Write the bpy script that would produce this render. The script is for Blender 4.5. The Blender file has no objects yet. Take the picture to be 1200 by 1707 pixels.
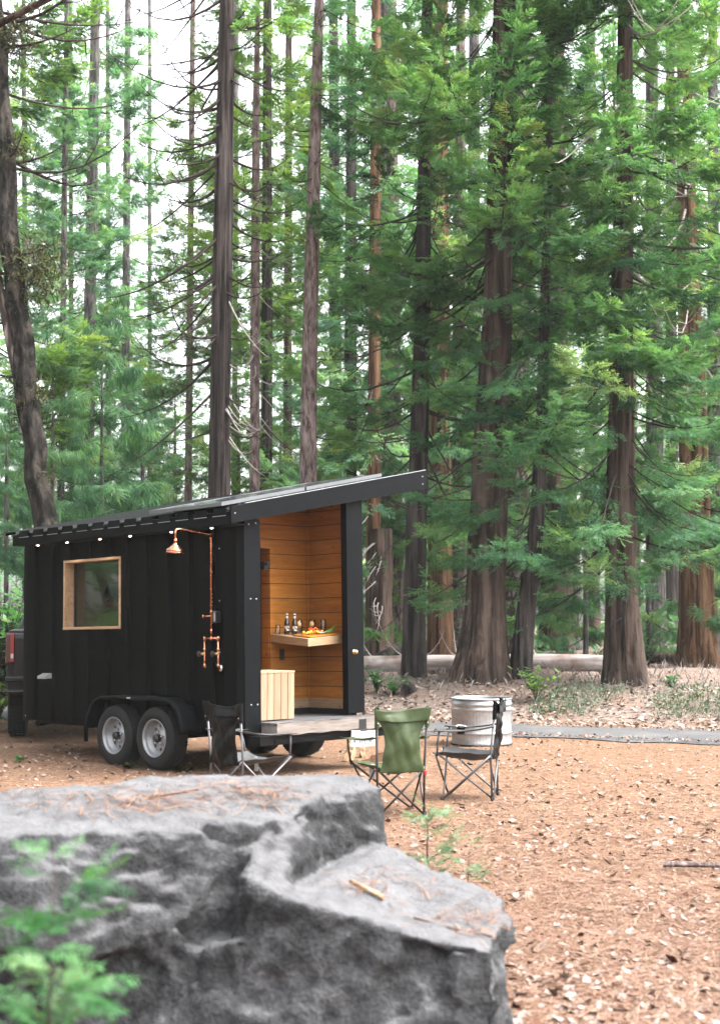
import bpy, bmesh, math, random
import numpy as np
from mathutils import Vector, Matrix
S = bpy.context.scene
COL = S.collection
R = math.radians
# ---------------------------------------------------------------- camera, sky, sun, exposure
F, HY, H = 2300.0, 1030.0, 1.66
PITCH = math.atan((HY - 853.5) / F)
cam = bpy.data.cameras.new("camera")
cam.sensor_fit = 'VERTICAL'; cam.sensor_height = 36.0; cam.lens = F / 1707 * 36.0
cam.clip_start = 0.1; cam.clip_end = 2000
cam.dof.use_dof = True; cam.dof.focus_distance = 15.6; cam.dof.aperture_fstop = 2.6
co = bpy.data.objects.new("camera", cam); COL.objects.link(co)
co.location = (0, 0, H); co.rotation_euler = (R(90) + PITCH, 0, 0)
S.camera = co
world = bpy.data.worlds.new("World"); S.world = world; world.use_nodes = True
wt = world.node_tree; wt.nodes.clear()
sky = wt.nodes.new('ShaderNodeTexSky'); sky.sky_type = 'NISHITA'; sky.sun_disc = False
sky.sun_elevation = R(58); sky.sun_rotation = R(100); sky.dust_density = 5.0; sky.air_density = 1.2
hs = wt.nodes.new('ShaderNodeHueSaturation'); hs.inputs['Saturation'].default_value = 0.22
bg = wt.nodes.new('ShaderNodeBackground'); bg.inputs['Strength'].default_value = 0.15
wo = wt.nodes.new('ShaderNodeOutputWorld')
wt.links.new(sky.outputs[0], hs.inputs['Color']); wt.links.new(hs.outputs[0], bg.inputs[0]); wt.links.new(bg.outputs[0], wo.inputs[0])
sd = bpy.data.lights.new("sun", 'SUN'); sd.energy = 1.5; sd.angle = R(40); sd.color = (1.0, .97, .93)
so = bpy.data.objects.new("sun", sd); COL.objects.link(so)
# light comes from above, a little behind the camera and to the right
_az, _el = R(100), R(58)
sdir = Vector((math.sin(_az) * math.cos(_el), math.cos(_az) * math.cos(_el), math.sin(_el)))
so.rotation_euler = sdir.to_track_quat('Z', 'Y').to_euler()
vs = S.view_settings
vs.view_transform = 'Standard'; vs.look = 'None'; vs.gamma = 1.0; vs.use_curve_mapping = False
vs.exposure = 2.72
S.render.engine = 'CYCLES'
S.cycles.max_bounces = 8; S.cycles.diffuse_bounces = 5; S.cycles.glossy_bounces = 3
S.cycles.transmission_bounces = 6; S.cycles.transparent_max_bounces = 12
S.cycles.use_denoising = True
S.cycles.sample_clamp_indirect = 6.0

# ---------------------------------------------------------------- pixel <-> world helpers (photo is 1200 x 1707)
def ray(px, py):
    a = (px - 600) / F; v = (853.5 - py) / F
    return np.array([a, math.cos(PITCH) - math.sin(PITCH) * v, math.sin(PITCH) + math.cos(PITCH) * v])
CAM = np.array([0, 0, H])
def at(px, py, Y):
    d = ray(px, py); return CAM + d * (Y / d[1])
def gp(px, py, z=0.0):
    d = ray(px, py); return CAM + d * ((z - H) / d[2])

# ---------------------------------------------------------------- object helpers
def tag(o, label=None, cat=None, group=None, kind=None):
    if label: o['label'] = label
    if cat: o['category'] = cat
    if group: o['group'] = group
    if kind: o['kind'] = kind
    return o
def empty(name, loc=(0, 0, 0), rot=(0, 0, 0), label=None, cat=None, group=None):
    o = bpy.data.objects.new(name, None); COL.objects.link(o)
    o.location = loc; o.rotation_euler = rot; o.empty_display_size = .1
    return tag(o, label, cat, group)
def link(name, me, parent=None, mats=()):
    o = bpy.data.objects.new(name, me); COL.objects.link(o)
    for m in mats: me.materials.append(m)
    if parent is not None: o.parent = parent
    return o
class MB:
    def __init__(s): s.v = []; s.f = []; s.m = []; s.s = []
    def add(s, V, Fs, mi=0, smooth=False, M=None):
        b = len(s.v)
        for p in V:
            p = Vector(p)
            s.v.append(tuple(M @ p) if M is not None else tuple(p))
        for f in Fs:
            s.f.append([b + i for i in f]); s.m.append(mi); s.s.append(smooth)
        return s
    def box(s, x0, x1, y0, y1, z0, z1, mi=0, M=None):
        V = [(x, y, z) for x in (x0, x1) for y in (y0, y1) for z in (z0, z1)]
        return s.add(V, [(0, 1, 3, 2), (4, 6, 7, 5), (0, 4, 5, 1), (2, 3, 7, 6), (0, 2, 6, 4), (1, 5, 7, 3)], mi, False, M)
    def tube(s, P, r, n=8, mi=0, cap=True, M=None):
        P = [Vector(p) for p in P]; k = len(P)
        rr = r if hasattr(r, '__len__') else [r] * k
        V = []; up = None
        for i in range(k):
            t = (P[min(i + 1, k - 1)] - P[max(i - 1, 0)]).normalized()
            if up is None:
                up = t.orthogonal().normalized()
            else:
                up = (up - t * up.dot(t)); up = up.normalized() if up.length > 1e-6 else t.orthogonal().normalized()
            b = t.cross(up)
            for j in range(n):
                a = 2 * math.pi * j / n
                V.append(P[i] + (up * math.cos(a) + b * math.sin(a)) * rr[i])
        Fs = []
        for i in range(k - 1):
            for j in range(n):
                j2 = (j + 1) % n
                Fs.append((i * n + j, i * n + j2, (i + 1) * n + j2, (i + 1) * n + j))
        s.add(V, Fs, mi, True, M)
        if cap:
            b0 = len(s.v) - k * n
            s.f.append([b0 + j for j in range(n)][::-1]); s.m.append(mi); s.s.append(False)
            s.f.append([b0 + (k - 1) * n + j for j in range(n)]); s.m.append(mi); s.s.append(False)
        return s
    def lathe(s, prof, n=32, mi=0, M=None, smooth=True):
        V = []; Fs = []
        for r, z in prof:
            for j in range(n):
                a = 2 * math.pi * j / n; V.append((r * math.cos(a), r * math.sin(a), z))
        for i in range(len(prof) - 1):
            for j in range(n):
                j2 = (j + 1) % n
                Fs.append((i * n + j, i * n + j2, (i + 1) * n + j2, (i + 1) * n + j))
        return s.add(V, Fs, mi, smooth, M)
    def prism(s, poly, axis, a, b, mi=0, M=None):
        n = len(poly)
        def P(q, c):
            return {0: (c, q[0], q[1]), 1: (q[0], c, q[1]), 2: (q[0], q[1], c)}[axis]
        V = [P(q, a) for q in poly] + [P(q, b) for q in poly]
        Fs = [tuple(range(n))[::-1], tuple(range(n, 2 * n))] + [(i, (i + 1) % n, n + (i + 1) % n, n + i) for i in range(n)]
        return s.add(V, Fs, mi, False, M)
    def grid(s, fn, nu, nv, mi=0, smooth=True, M=None):
        V = [fn(i / nu, j / nv) for i in range(nu + 1) for j in range(nv + 1)]
        Fs = [(i * (nv + 1) + j, (i + 1) * (nv + 1) + j, (i + 1) * (nv + 1) + j + 1, i * (nv + 1) + j + 1) for i in range(nu) for j in range(nv)]
        return s.add(V, Fs, mi, smooth, M)
    def build(s, name, mats, parent=None, bevel=0, fix=True, subsurf=0, solid=0):
        me = bpy.data.meshes.new(name)
        me.from_pydata(s.v, [], s.f)
        me.polygons.foreach_set('material_index', s.m); me.polygons.foreach_set('use_smooth', s.s)
        if fix:
            bm = bmesh.new(); bm.from_mesh(me); bmesh.ops.recalc_face_normals(bm, faces=bm.faces); bm.to_mesh(me); bm.free()
        o = link(name, me, parent, mats if isinstance(mats, (list, tuple)) else [mats])
        if solid:
            m = o.modifiers.new('thick', 'SOLIDIFY'); m.thickness = solid; m.offset = 0
        if bevel:
            m = o.modifiers.new('bevel', 'BEVEL'); m.width = bevel; m.segments = 2; m.limit_method = 'ANGLE'; m.angle_limit = R(40)
        if subsurf:
            m = o.modifiers.new('sub', 'SUBSURF'); m.levels = subsurf; m.render_levels = subsurf
        return o
def np_mesh(name, V, Q, mats, parent=None, attr=None, smooth=False, mi=None):
    """V (n,3), Q (m,3|4) -> one mesh object, fast."""
    me = bpy.data.meshes.new(name)
    V = np.asarray(V, np.float32); Q = np.asarray(Q, np.int32)
    m, k = Q.shape
    me.vertices.add(len(V)); me.vertices.foreach_set('co', V.ravel())
    me.loops.add(m * k); me.loops.foreach_set('vertex_index', Q.ravel())
    me.polygons.add(m); me.polygons.foreach_set('loop_start', np.arange(0, m * k, k, dtype=np.int32))
    me.polygons.foreach_set('use_smooth', np.full(m, smooth))
    if mi is not None: me.polygons.foreach_set('material_index', np.asarray(mi, np.int32))
    me.update(calc_edges=True)
    if attr is not None:
        at_ = me.attributes.new('tint', 'FLOAT', 'POINT'); at_.data.foreach_set('value', np.asarray(attr, np.float32))
    return link(name, me, parent, mats if isinstance(mats, (list, tuple)) else [mats])

# ---------------------------------------------------------------- materials
class NT:
    def __init__(s, name):
        s.m = bpy.data.materials.new(name); s.m.use_nodes = True; s.t = s.m.node_tree; s.t.nodes.clear()
        s.out = s.n('ShaderNodeOutputMaterial')
    def n(s, typ, **kw):
        nd = s.t.nodes.new(typ)
        for k, v in kw.items():
            if k.startswith('_'): setattr(nd, k[1:], v)
            else:
                key = k.replace('__', ' ')
                nd.inputs[int(key[1:]) if key[0] == 'i' and key[1:].isdigit() else key].default_value = v
        return nd
    def l(s, a, b): s.t.links.new(a, b)
    def coord(s, scale=(1, 1, 1), which='Object'):
        tc = s.n('ShaderNodeTexCoord'); mp = s.n('ShaderNodeMapping'); mp.inputs['Scale'].default_value = scale
        s.l(tc.outputs[which], mp.inputs[0]); return mp.outputs[0]
    def noise(s, vec, scale, detail=4, rough=.55, dist=0):
        nd = s.n('ShaderNodeTexNoise', Scale=scale, Detail=detail, Roughness=rough, Distortion=dist)
        if vec is not None: s.l(vec, nd.inputs['Vector'])
        return nd.outputs['Fac']
    def ramp(s, fac, stops, interp='LINEAR'):
        r = s.n('ShaderNodeValToRGB'); e = r.color_ramp; e.interpolation = interp
        while len(e.elements) < len(stops): e.elements.new(.5)
        for el, (p, c) in zip(e.elements, stops):
            el.position = p; el.color = (*c, 1) if len(c) == 3 else c
        s.l(fac, r.inputs[0]); return r.outputs[0]
    def mix(s, fac, a, b, typ='MIX'):
        m = s.n('ShaderNodeMix', _data_type='RGBA', _blend_type=typ)
        for sock, v in ((m.inputs['Factor'], fac), (m.inputs['A'], a), (m.inputs['B'], b)):
            pass
        ins = [i for i in m.inputs if i.enabled]
        for sock, v in zip(ins, (fac, a, b)):
            if isinstance(v, bpy.types.NodeSocket): s.l(v, sock)
            elif isinstance(v, (int, float)): sock.default_value = v
            else: sock.default_value = (*v, 1)
        return [o for o in m.outputs if o.enabled][0]
    def math(s, op, a, b=0.0):
        m = s.n('ShaderNodeMath', _operation=op)
        for i, v in enumerate((a, b)):
            if isinstance(v, bpy.types.NodeSocket): s.l(v, m.inputs[i])
            else: m.inputs[i].default_value = v
        return m.outputs[0]
    def bsdf(s, color, rough=.6, metal=0, bump=None, bstr=.3, bdist=.01, spec=.5, **kw):
        b = s.n('ShaderNodeBsdfPrincipled')
        for nm, v in (('Base Color', color), ('Roughness', rough), ('Metallic', metal), ('Specular IOR Level', spec)):
            if isinstance(v, bpy.types.NodeSocket): s.l(v, b.inputs[nm])
            elif isinstance(v, (int, float)): b.inputs[nm].default_value = v
            else: b.inputs[nm].default_value = (*v, 1)
        for k, v in kw.items(): b.inputs[k.replace('_', ' ')].default_value = v
        if bump is not None:
            bp = s.n('ShaderNodeBump', Strength=bstr, Distance=bdist); s.l(bump, bp.inputs['Height']); s.l(bp.outputs[0], b.inputs['Normal'])
        s.l(b.outputs[0], s.out.inputs[0]); return b
def m_plain(name, col, rough=.5, metal=0, var=.15, nscale=12, bstr=.05, spec=.5):
    t = NT(name); c = t.coord(); f = t.noise(c, nscale, 5)
    lo = tuple(x * (1 - var) for x in col); hi = tuple(min(1, x * (1 + var)) for x in col)
    t.bsdf(t.ramp(f, [(.3, lo), (.7, hi)]), t.math('ADD', t.math('MULTIPLY', f, .2), rough - .1), metal, f, bstr, .01, spec); return t.m
def m_bark(name, dark, mid, light, sx=9, sz=.9, bstr=1.0, tintamt=0, plate=False):
    t = NT(name); c = t.coord((sx, sx, sz)); f1 = t.noise(c, 1.0, 7, .65, .4)
    c2 = t.coord((1, 1, 1)); f2 = t.noise(c2, 1.3, 4); f3 = t.noise(c2, 40, 3)
    if plate:
        v = t.n('ShaderNodeTexVoronoi', Scale=1.0, _feature='DISTANCE_TO_EDGE'); t.l(t.coord((sx, sx, sx * .45)), v.inputs['Vector'])
        f1 = t.math('ADD', t.math('MULTIPLY', v.outputs['Distance'], 1.2), t.math('MULTIPLY', f1, .45))
    col = t.ramp(f1, [(.38, dark), (.48, mid), (.62, light)])
    col = t.mix(t.ramp(f2, [(.45, (0, 0, 0)), (.7, (.55, .55, .55))]), col, tuple(x * .5 for x in mid))
    h = t.math('ADD', f1, t.math('MULTIPLY', f3, .25))
    t.bsdf(col, .95, 0, h, bstr, .05, .15); return t.m
def m_leaf(name, stops, trans=.55, rough=.55):
    t = NT(name); a = t.n('ShaderNodeAttribute', _attribute_name='tint')
    oi = t.n('ShaderNodeObjectInfo')
    fac = t.math('ADD', a.outputs['Fac'], t.math('MULTIPLY', t.math('SUBTRACT', oi.outputs['Random'], .5), .12))
    col = t.ramp(fac, stops)
    d = t.n('ShaderNodeBsdfPrincipled', Roughness=rough); d.inputs['Specular IOR Level'].default_value = .25
    t.l(col, d.inputs['Base Color'])
    tr = t.n('ShaderNodeBsdfTranslucent'); t.l(t.mix(1.0, col, (1.0, 1.0, .55), 'MULTIPLY'), tr.inputs['Color'])
    mx = t.n('ShaderNodeMixShader', Fac=trans); t.l(d.outputs[0], mx.inputs[1]); t.l(tr.outputs[0], mx.inputs[2])
    t.l(mx.outputs[0], t.out.inputs[0]); return t.m
def m_attr(name, stops, rough=.8, trans=0.0):
    t = NT(name); a = t.n('ShaderNodeAttribute', _attribute_name='tint'); c = t.coord()
    col = t.ramp(a.outputs['Fac'], stops); col = t.mix(t.math('MULTIPLY', t.noise(c, 60, 3), .5), col, (.12, .07, .05), 'MULTIPLY')
    t.bsdf(col, rough, 0, None, spec=.2); return t.m
def m_wood(name, a, b, c, scale=(1.2, 1.2, 14), rough=.5, plank=None, axis='Z', spec=.4, gap=(.02, .01, .005)):
    """scale stretches the grain; plank = (axis index, width) cuts boards."""
    t = NT(name); vec = t.coord(scale)
    if plank:
        tc = t.n('ShaderNodeTexCoord'); sp = t.n('ShaderNodeSeparateXYZ'); t.l(tc.outputs['Object'], sp.inputs[0])
        q = t.math('DIVIDE', t.math('SUBTRACT', sp.outputs[plank[0]], plank[2] if len(plank) > 2 else 0.0), plank[1]); fl = t.math('FLOOR', q); fr = t.math('FRACT', q)
        wn = t.n('ShaderNodeTexWhiteNoise', _noise_dimensions='1D'); t.l(fl, wn.inputs['W'])
        add = t.n('ShaderNodeVectorMath', _operation='ADD'); t.l(vec, add.inputs[0])
        sc = t.n('ShaderNodeVectorMath', _operation='SCALE'); t.l(wn.outputs['Color'], sc.inputs[0]); sc.inputs['Scale'].default_value = 7
        t.l(sc.outputs[0], add.inputs[1]); vec = add.outputs[0]
    f = t.noise(vec, 1.0, 6, .6, 1.2); f2 = t.noise(vec, 6.0, 4, .6, .3)
    ff = t.math('ADD', t.math('MULTIPLY', f, .7), t.math('MULTIPLY', f2, .3))
    col = t.ramp(ff, [(.32, a), (.5, b), (.68, c)])
    kn = t.n('ShaderNodeTexVoronoi', Scale=2.3); t.l(t.coord((1.6, 1.6, 2.4)), kn.inputs['Vector'])
    col = t.mix(t.ramp(kn.outputs['Distance'], [(.0, (1, 1, 1)), (.055, (.6, .6, .6)), (.09, (0, 0, 0))]), col, tuple(x * .3 for x in a))
    h = ff
    if plank:
        col = t.mix(t.math('MULTIPLY', wn.outputs['Value'], .35), col, tuple(x * .62 for x in b))
        edge = t.math('GREATER_THAN', t.math('ABSOLUTE', t.math('SUBTRACT', fr, .5)), .5 - .004 / plank[1])
        col = t.mix(edge, col, gap); h = t.math('SUBTRACT', ff, t.math('MULTIPLY', edge, 2.0))
    t.bsdf(col, rough, 0, h, .25, .004, spec); return t.m
M = {}
M['black_steel'] = m_plain('black ribbed steel', (0.00112, 0.00119, 0.00133), .5, 0, .3, 5, .03, .04)
M['black_trim_lit'] = m_plain('black paint lit copy', (0.003, 0.00345, 0.00405), .5, 0, .2, 8, .03, .05)  # same paint as the walls, lightened in colour for faces that catch more light
M['frame_steel'] = m_plain('chassis steel', (.003, .003, .003), .6, 0, .4, 20, .08, .08)
M['rubber'] = m_plain('tyre rubber', (0.0042, 0.0042, 0.0045), .75, 0, .25, 60, .15, .3)
M['rim'] = m_plain('silver painted wheel', (.19, .195, .20), .35, .4, .1, 20, .02)
M['chrome'] = m_plain('bright metal', (0.51, 0.5168, 0.5304), .18, 1, .05, 20, .01)
M['screw'] = m_plain('screw heads', (0.3264, 0.3264, 0.3346), .3, .3, .05)
M['copper'] = m_plain('copper pipe', (0.459, 0.2066, 0.1205), .25, 1, .15, 30, .03)
M['brass'] = m_plain('brass valve', (.55, .36, .15), .35, 1, .2, 30, .03)
M['galv'] = m_plain('galvanised vent', (0.288, 0.2976, 0.3024), .4, .5, .1)
M['inner_wood'] = m_wood('varnished pine boards', (.165, .058, .008), (.255, .099, .014), (.33, .142, .026), (1.2, 1.2, 16), .5, (2, .17), spec=.15)
M['pale_wood'] = m_wood('pale pine', (0.1987, 0.1312, 0.0755), (0.2543, 0.1788, 0.1113), (0.298, 0.2265, 0.159), (10, 3, 10), .6)
M['shelf_wood'] = m_wood('shelf pine', (0.1571, 0.0935, 0.04488), (0.2169, 0.1421, 0.07854), (0.2618, 0.187, 0.1197), (2, 2, 20), .5)
M['box_wood'] = m_wood('box boards', (0.17, 0.1003, 0.0561), (0.2253, 0.1462, 0.0884), (0.2635, 0.187, 0.1258), (16, 16, 1.4), .6, (0, .0985, -.247), gap=(0.0425, 0.02125, 0.01105))
M['window_wood'] = m_wood('window frame pine', (0.187, 0.1105, 0.0595), (0.2635, 0.17, 0.09775), (0.323, 0.2295, 0.1487), (8, 2, 8), .55)
M['weathered'] = m_wood('weathered beam', (0.0782, 0.0646, 0.0544), (0.1428, 0.1224, 0.1088), (0.1904, 0.17, 0.1564), (1.5, 12, 14), .85, spec=.15)
M['deck'] = m_plain('grey wet deck', (0.0595, 0.06099, 0.06396), .45, 0, .45, 30, .2)
M['white'] = m_plain('white plastic', (0.408, 0.408, 0.408), .5, 0, .05)
M['black_plastic'] = m_plain('black plastic', (0.0035, 0.0035, 0.00385), .45, 0, .2)
M['panel_frame'] = m_plain('solar panel alloy', (.12, .125, .13), .35, .7, .08)
M['panel_glass'] = m_plain('solar panel glass', (.02, .022, .03), .12, 0, .1)
t = NT('lamp glow'); e = t.n('ShaderNodeEmission', Strength=7.0); e.inputs[0].default_value = (1, .78, .66, 1); t.l(e.outputs[0], t.out.inputs[0]); M['lamp'] = t.m
def m_glass(name, tint=(.9, .95, .92), gl=1.0, rough=.02):
    t = NT(name); tr = t.n('ShaderNodeBsdfTransparent'); tr.inputs[0].default_value = (*tint, 1)
    g = t.n('ShaderNodeBsdfGlossy', Roughness=rough); fr = t.n('ShaderNodeFresnel', IOR=1.6)
    mx = t.n('ShaderNodeMixShader'); t.l(t.math('MULTIPLY', fr.outputs[0], gl), mx.inputs[0]); t.l(tr.outputs[0], mx.inputs[1]); t.l(g.outputs[0], mx.inputs[2])
    t.l(mx.outputs[0], t.out.inputs[0]); return t.m
M['window_glass'] = m_glass('window glass', (.66, .69, .66), .36)
M['clear_glass'] = m_glass('clear glass', (.97, .975, .97), .8)
t = NT('truck paint'); t.bsdf((.003, .003, .0035), .3, 0, None, spec=.2, Coat_Weight=.15); M['truck'] = t.m
t = NT('tail lamp red'); t.bsdf((.030, .0006, .001), .25, 0, None, Coat_Weight=.2); M['red_lens'] = t.m
t = NT('dark glass'); t.bsdf((.01, .012, .013), .05, 0, None); M['dark_glass'] = t.m
def m_fabric(name, col, rough=.5, spec=.5):
    t = NT(name); c = t.coord(); f = t.noise(c, 9, 4, .6, .8); w = t.noise(c, 300, 2)
    t.bsdf(t.ramp(f, [(.3, tuple(x * .9 for x in col)), (.7, tuple(x * 1.1 for x in col))]), rough, 0, t.math('ADD', f, t.math('MULTIPLY', w, .1)), .4, .010, spec); return t.m
M['fab_black'] = m_fabric('black chair fabric', (.0028, .0028, .003), .42, .12)
M['fab_grey'] = m_fabric('dark grey mesh fabric', (0.03375, 0.03375, 0.03563), .6, .5)
M['fab_green'] = m_fabric('olive chair fabric', (.028, .042, .014), .5, .28)
M['tube_grey'] = m_plain('grey chair tube', (0.1056, 0.1023, 0.1056), .35, .6, .1)
M['tube_dark'] = m_plain('dark chair tube', (0.027, 0.021, 0.021), .35, .3, .1)
M['white_tag'] = m_plain('white label', (0.45, 0.45, 0.45), .7, 0, .05)
M['red'] = m_plain('red toggle', (0.35, 0.014, 0.021), .5, 0, .1)
# galvanised tank: spangled, streaked, corrugated
t = NT('galvanised steel'); c = t.coord((1, 1, 1)); v = t.n('ShaderNodeTexVoronoi', Scale=26); t.l(c, v.inputs['Vector'])
sp = t.noise(t.coord((9, 9, .6)), 1.0, 5); ff = t.math('ADD', t.math('MULTIPLY', v.outputs['Color'], .35), t.math('MULTIPLY', sp, .65))
t.bsdf(t.ramp(ff, [(.2, (.27, .272, .275)), (.5, (.36, .365, .37)), (.8, (.44, .445, .45))]), .38, .75, sp, .05, .01); M['tank'] = t.m
# trees
M['bark_cedar'] = m_bark('cedar bark', (0.0054, 0.00405, 0.0036), (0.0378, 0.0252, 0.0198), (0.1035, 0.0738, 0.0594), 7, .45, 1.0)
M['bark_dark'] = m_bark('dark cedar bark', (0.0051, 0.00425, 0.003825), (0.0289, 0.02295, 0.02125), (0.0782, 0.06545, 0.0612), 9, .5, 1.0)
M['bark_red'] = m_bark('red cedar bark', (.012, .006, .004), (.085, .043, .024), (.20, .115, .068), 6, .35, 1.0)
M['bark_grey'] = m_bark('grey fir bark', (.022, .019, .018), (.075, .067, .065), (.16, .15, .145), 12, 2.2, .9)
M['bark_pink'] = m_bark('pinkish pine bark', (.040, .028, .026), (.115, .084, .077), (.21, .165, .155), 14, 3.2, .9)
M['bark_plate'] = m_bark('plated pine bark', (.04, .03, .027), (.13, .10, .09), (.235, .20, .185), 5, 2.2, .9, plate=True)
M['bark_moss'] = m_bark('mossy black bark', (.003, .0027, .0024), (.011, .0095, .008), (.055, .047, .040), 6, 3.0, 1.0)
M['twig'] = m_plain('dark twig', (0.03, 0.0228, 0.0198), .85, 0, .4, 20, .1, .1)
M['dead_twig'] = m_plain('bleached twig', (0.294, 0.266, 0.252), .8, 0, .3, 20, .1, .1)
G1 = [(0.0, (.024, .070, .032)), (.35, (.062, .158, .064)), (.65, (.120, .255, .098)), (.9, (.19, .31, .105)), (1.0, (.28, .36, .13))]
G2 = [(0.0, (.026, .078, .045)), (.35, (.062, .165, .080)), (.65, (.115, .250, .115)), (.9, (.19, .32, .13)), (1.0, (.26, .37, .15))]
G3 = [(0.0, (.035, .080, .026)), (.35, (.085, .175, .052)), (.65, (.15, .265, .075)), (.9, (.24, .36, .10)), (1.0, (.31, .40, .14))]
M['leaf_haze'] = m_leaf('foliage paled for haze', [(p, tuple(min(.5, q * k) for q, k in zip(c, (1.35, 1.22, 1.5)))) for p, c in G2], .6); M['leaf_cedar'] = m_leaf('cedar foliage', G1); M['leaf_fir'] = m_leaf('fir foliage', G2); M['leaf_yellow'] = m_leaf('yellow green foliage', G3)  # far foliage: fir greens paled and blued, haze and backlight put into the colour
M['leaf_sapling'] = m_leaf('sapling foliage', [(0, (.014, .062, .020)), (.4, (.038, .140, .044)), (.7, (.080, .22, .078)), (1, (.20, .31, .16))], .45)
M['leaf_pale'] = m_leaf('pale sapling foliage', [(0, (.03, .08, .035)), (.4, (.075, .16, .08)), (.7, (.14, .24, .14)), (1, (.26, .33, .24))], .4)
M['leaf_olive'] = m_leaf('olive moss', [(0, (.012, .014, .005)), (.5, (.032, .034, .011)), (1, (.070, .068, .022))], .3)
# ================================================================= terrain
RD0 = np.array([1.17, 22.4]); RDD = np.array([.918, -.397]); RDN = np.array([.397, .918]); RW = 2.3
def sstep(a, b, x):
    t = np.clip((np.asarray(x, float) - a) / (b - a), 0, 1); return t * t * (3 - 2 * t)
MOUND = [(2.9, 27.6, 1.5, .36), (-1.0, 30, 2.5, .2), (9.5, 27.5, 3, .3), (6.5, 30.5, 2.2, .12)]
def gh(x, y, micro=True):
    x = np.asarray(x, float); y = np.asarray(y, float)
    s = (x - RD0[0]) * RDN[0] + (y - RD0[1]) * RDN[1]
    z = .42 * sstep(.3, 3.2, s) + .25 * sstep(10, 60, s)
    for mx, my, mr, mh in MOUND: z = z + mh * np.exp(-((x - mx) ** 2 + (y - my) ** 2) / (mr * mr) * 1.6)
    if micro:
        flat = 1 - .92 * sstep(1.0, -.3, s) * sstep(-RW - 1.0, -RW + .3, s)
        n = .5 * np.sin(x * 2.1 + 1.3 * np.sin(y * 1.7)) * np.sin(y * 2.6 + x) + .35 * np.sin(x * 5.3 + y * 3.1 + np.sin(y * 4.0)) + .25 * np.sin(x * 9.7 - y * 8.3 + 2 * np.sin(x * 3.3))
        amp = .012 + .05 * sstep(.6, 4, s)
        z = z + n * amp * flat - .012
    return z
def gpt(px, py):
    """point of the terrain under a photo pixel"""
    d = ray(px, py); t = 4.0
    while t < 300:
        p = CAM + d * t
        if p[2] <= float(gh(p[0], p[1], False)): break
        t += .05
    return CAM + d * t
def warp(n, near, far):
    u = np.linspace(-1, 1, n); k = 3.2
    return np.sign(u) * near * np.abs(u) + np.sign(u) * (far - near) * np.abs(u) ** 6
nx = 340
gx = warp(nx, 24, 420) + 1; gy = warp(nx, 26, 420) + 18
GX, GY = np.meshgrid(gx, gy, indexing='ij')
GZ = gh(GX, GY)
V = np.stack([GX, GY, GZ], -1).reshape(-1, 3)
I = np.arange(nx * nx).reshape(nx, nx)
Q = np.stack([I[:-1, :-1], I[1:, :-1], I[1:, 1:], I[:-1, 1:]], -1).reshape(-1, 4)
sv = (V[:, 0] - RD0[0]) * RDN[0] + (V[:, 1] - RD0[1]) * RDN[1]
t = NT('needle covered ground'); c = t.coord()
a = t.n('ShaderNodeAttribute', _attribute_name='tint')
f1 = t.noise(c, 1.1, 5, .6); f2 = t.noise(c, 14, 6, .7, .6); f3 = t.noise(c, 70, 5, .7)
strands = None
for ang in (12, 58, 101, 149):          # matted needles lying in several directions
    tc = t.n('ShaderNodeTexCoord'); m0 = t.n('ShaderNodeMapping'); m0.inputs['Rotation'].default_value = (0, 0, R(ang)); t.l(tc.outputs['Object'], m0.inputs[0])
    mp = t.n('ShaderNodeMapping'); mp.inputs['Scale'].default_value = (75, 7, 1); mp.inputs['Location'].default_value = (ang, ang * 3, 0); t.l(m0.outputs[0], mp.inputs[0])
    q = t.noise(mp.outputs[0], 1.0, 3, .6, .5); strands = q if strands is None else t.math('MAXIMUM', strands, q)
ft = t.math('ADD', t.math('MULTIPLY', t.math('SUBTRACT', strands, .10), .55), t.math('ADD', t.math('MULTIPLY', f2, .25), t.math('MULTIPLY', f3, .2)))
needles = t.ramp(ft, [(.40, (.030, .016, .011)), (.48, (.115, .067, .041)), (.56, (.202, .131, .087)), (.66, (.33, .25, .20))])
duff = t.ramp(ft, [(.40, (.035, .025, .021)), (.48, (.125, .094, .080)), (.57, (.215, .172, .150)), (.68, (.33, .285, .26))])
col = t.mix(a.outputs['Fac'], needles, duff)
col = t.mix(t.ramp(f1, [(.45, (0, 0, 0)), (.7, (.4, .4, .4))]), col, (.150, .080, .048))
t.bsdf(col, .95, 0, ft, .7, .03, .1); M['ground'] = t.m
g = np_mesh('ground', V, Q, M['ground'], attr=sstep(-.3, 1.5, sv), smooth=True); g['kind'] = 'structure'
# road: a worn grey strip, ragged at both edges
rng = np.random.default_rng(5)
L = np.arange(-45, 60, .35); VV = []
cross = np.linspace(0, 1, 9)
for l in L:
    e0 = .12 * math.sin(l * 1.9) + .08 * math.sin(l * 5.1 + 1) + rng.normal(0, .05); e1 = .12 * math.sin(l * 2.3 + 2) + .08 * math.sin(l * 4.7) + rng.normal(0, .05)
    for q in cross:
        s = -RW + e1 + (RW + e0 - e1) * q
        p = RD0 + RDD * l + RDN * s
        VV.append((p[0], p[1], float(gh(p[0], p[1])) + .014 + .022 * math.sin(math.pi * q)))
I = np.arange(len(VV)).reshape(len(L), 9)
Q = np.stack([I[:-1, :-1], I[1:, :-1], I[1:, 1:], I[:-1, 1:]], -1).reshape(-1, 4)
t = NT('worn asphalt'); c = t.coord(); f = t.noise(c, 1.2, 5); f2 = t.noise(c, 60, 4)
col = t.ramp(t.math('ADD', t.math('MULTIPLY', f, .6), t.math('MULTIPLY', f2, .4)), [(.32, (.036, .036, .038)), (.52, (.066, .065, .066)), (.7, (.105, .098, .092))])
t.bsdf(col, .9, 0, f2, .4, .01, .2); M['road'] = t.m
g = np_mesh('road', VV, Q, M['road'], smooth=True); g['kind'] = 'structure'

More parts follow.
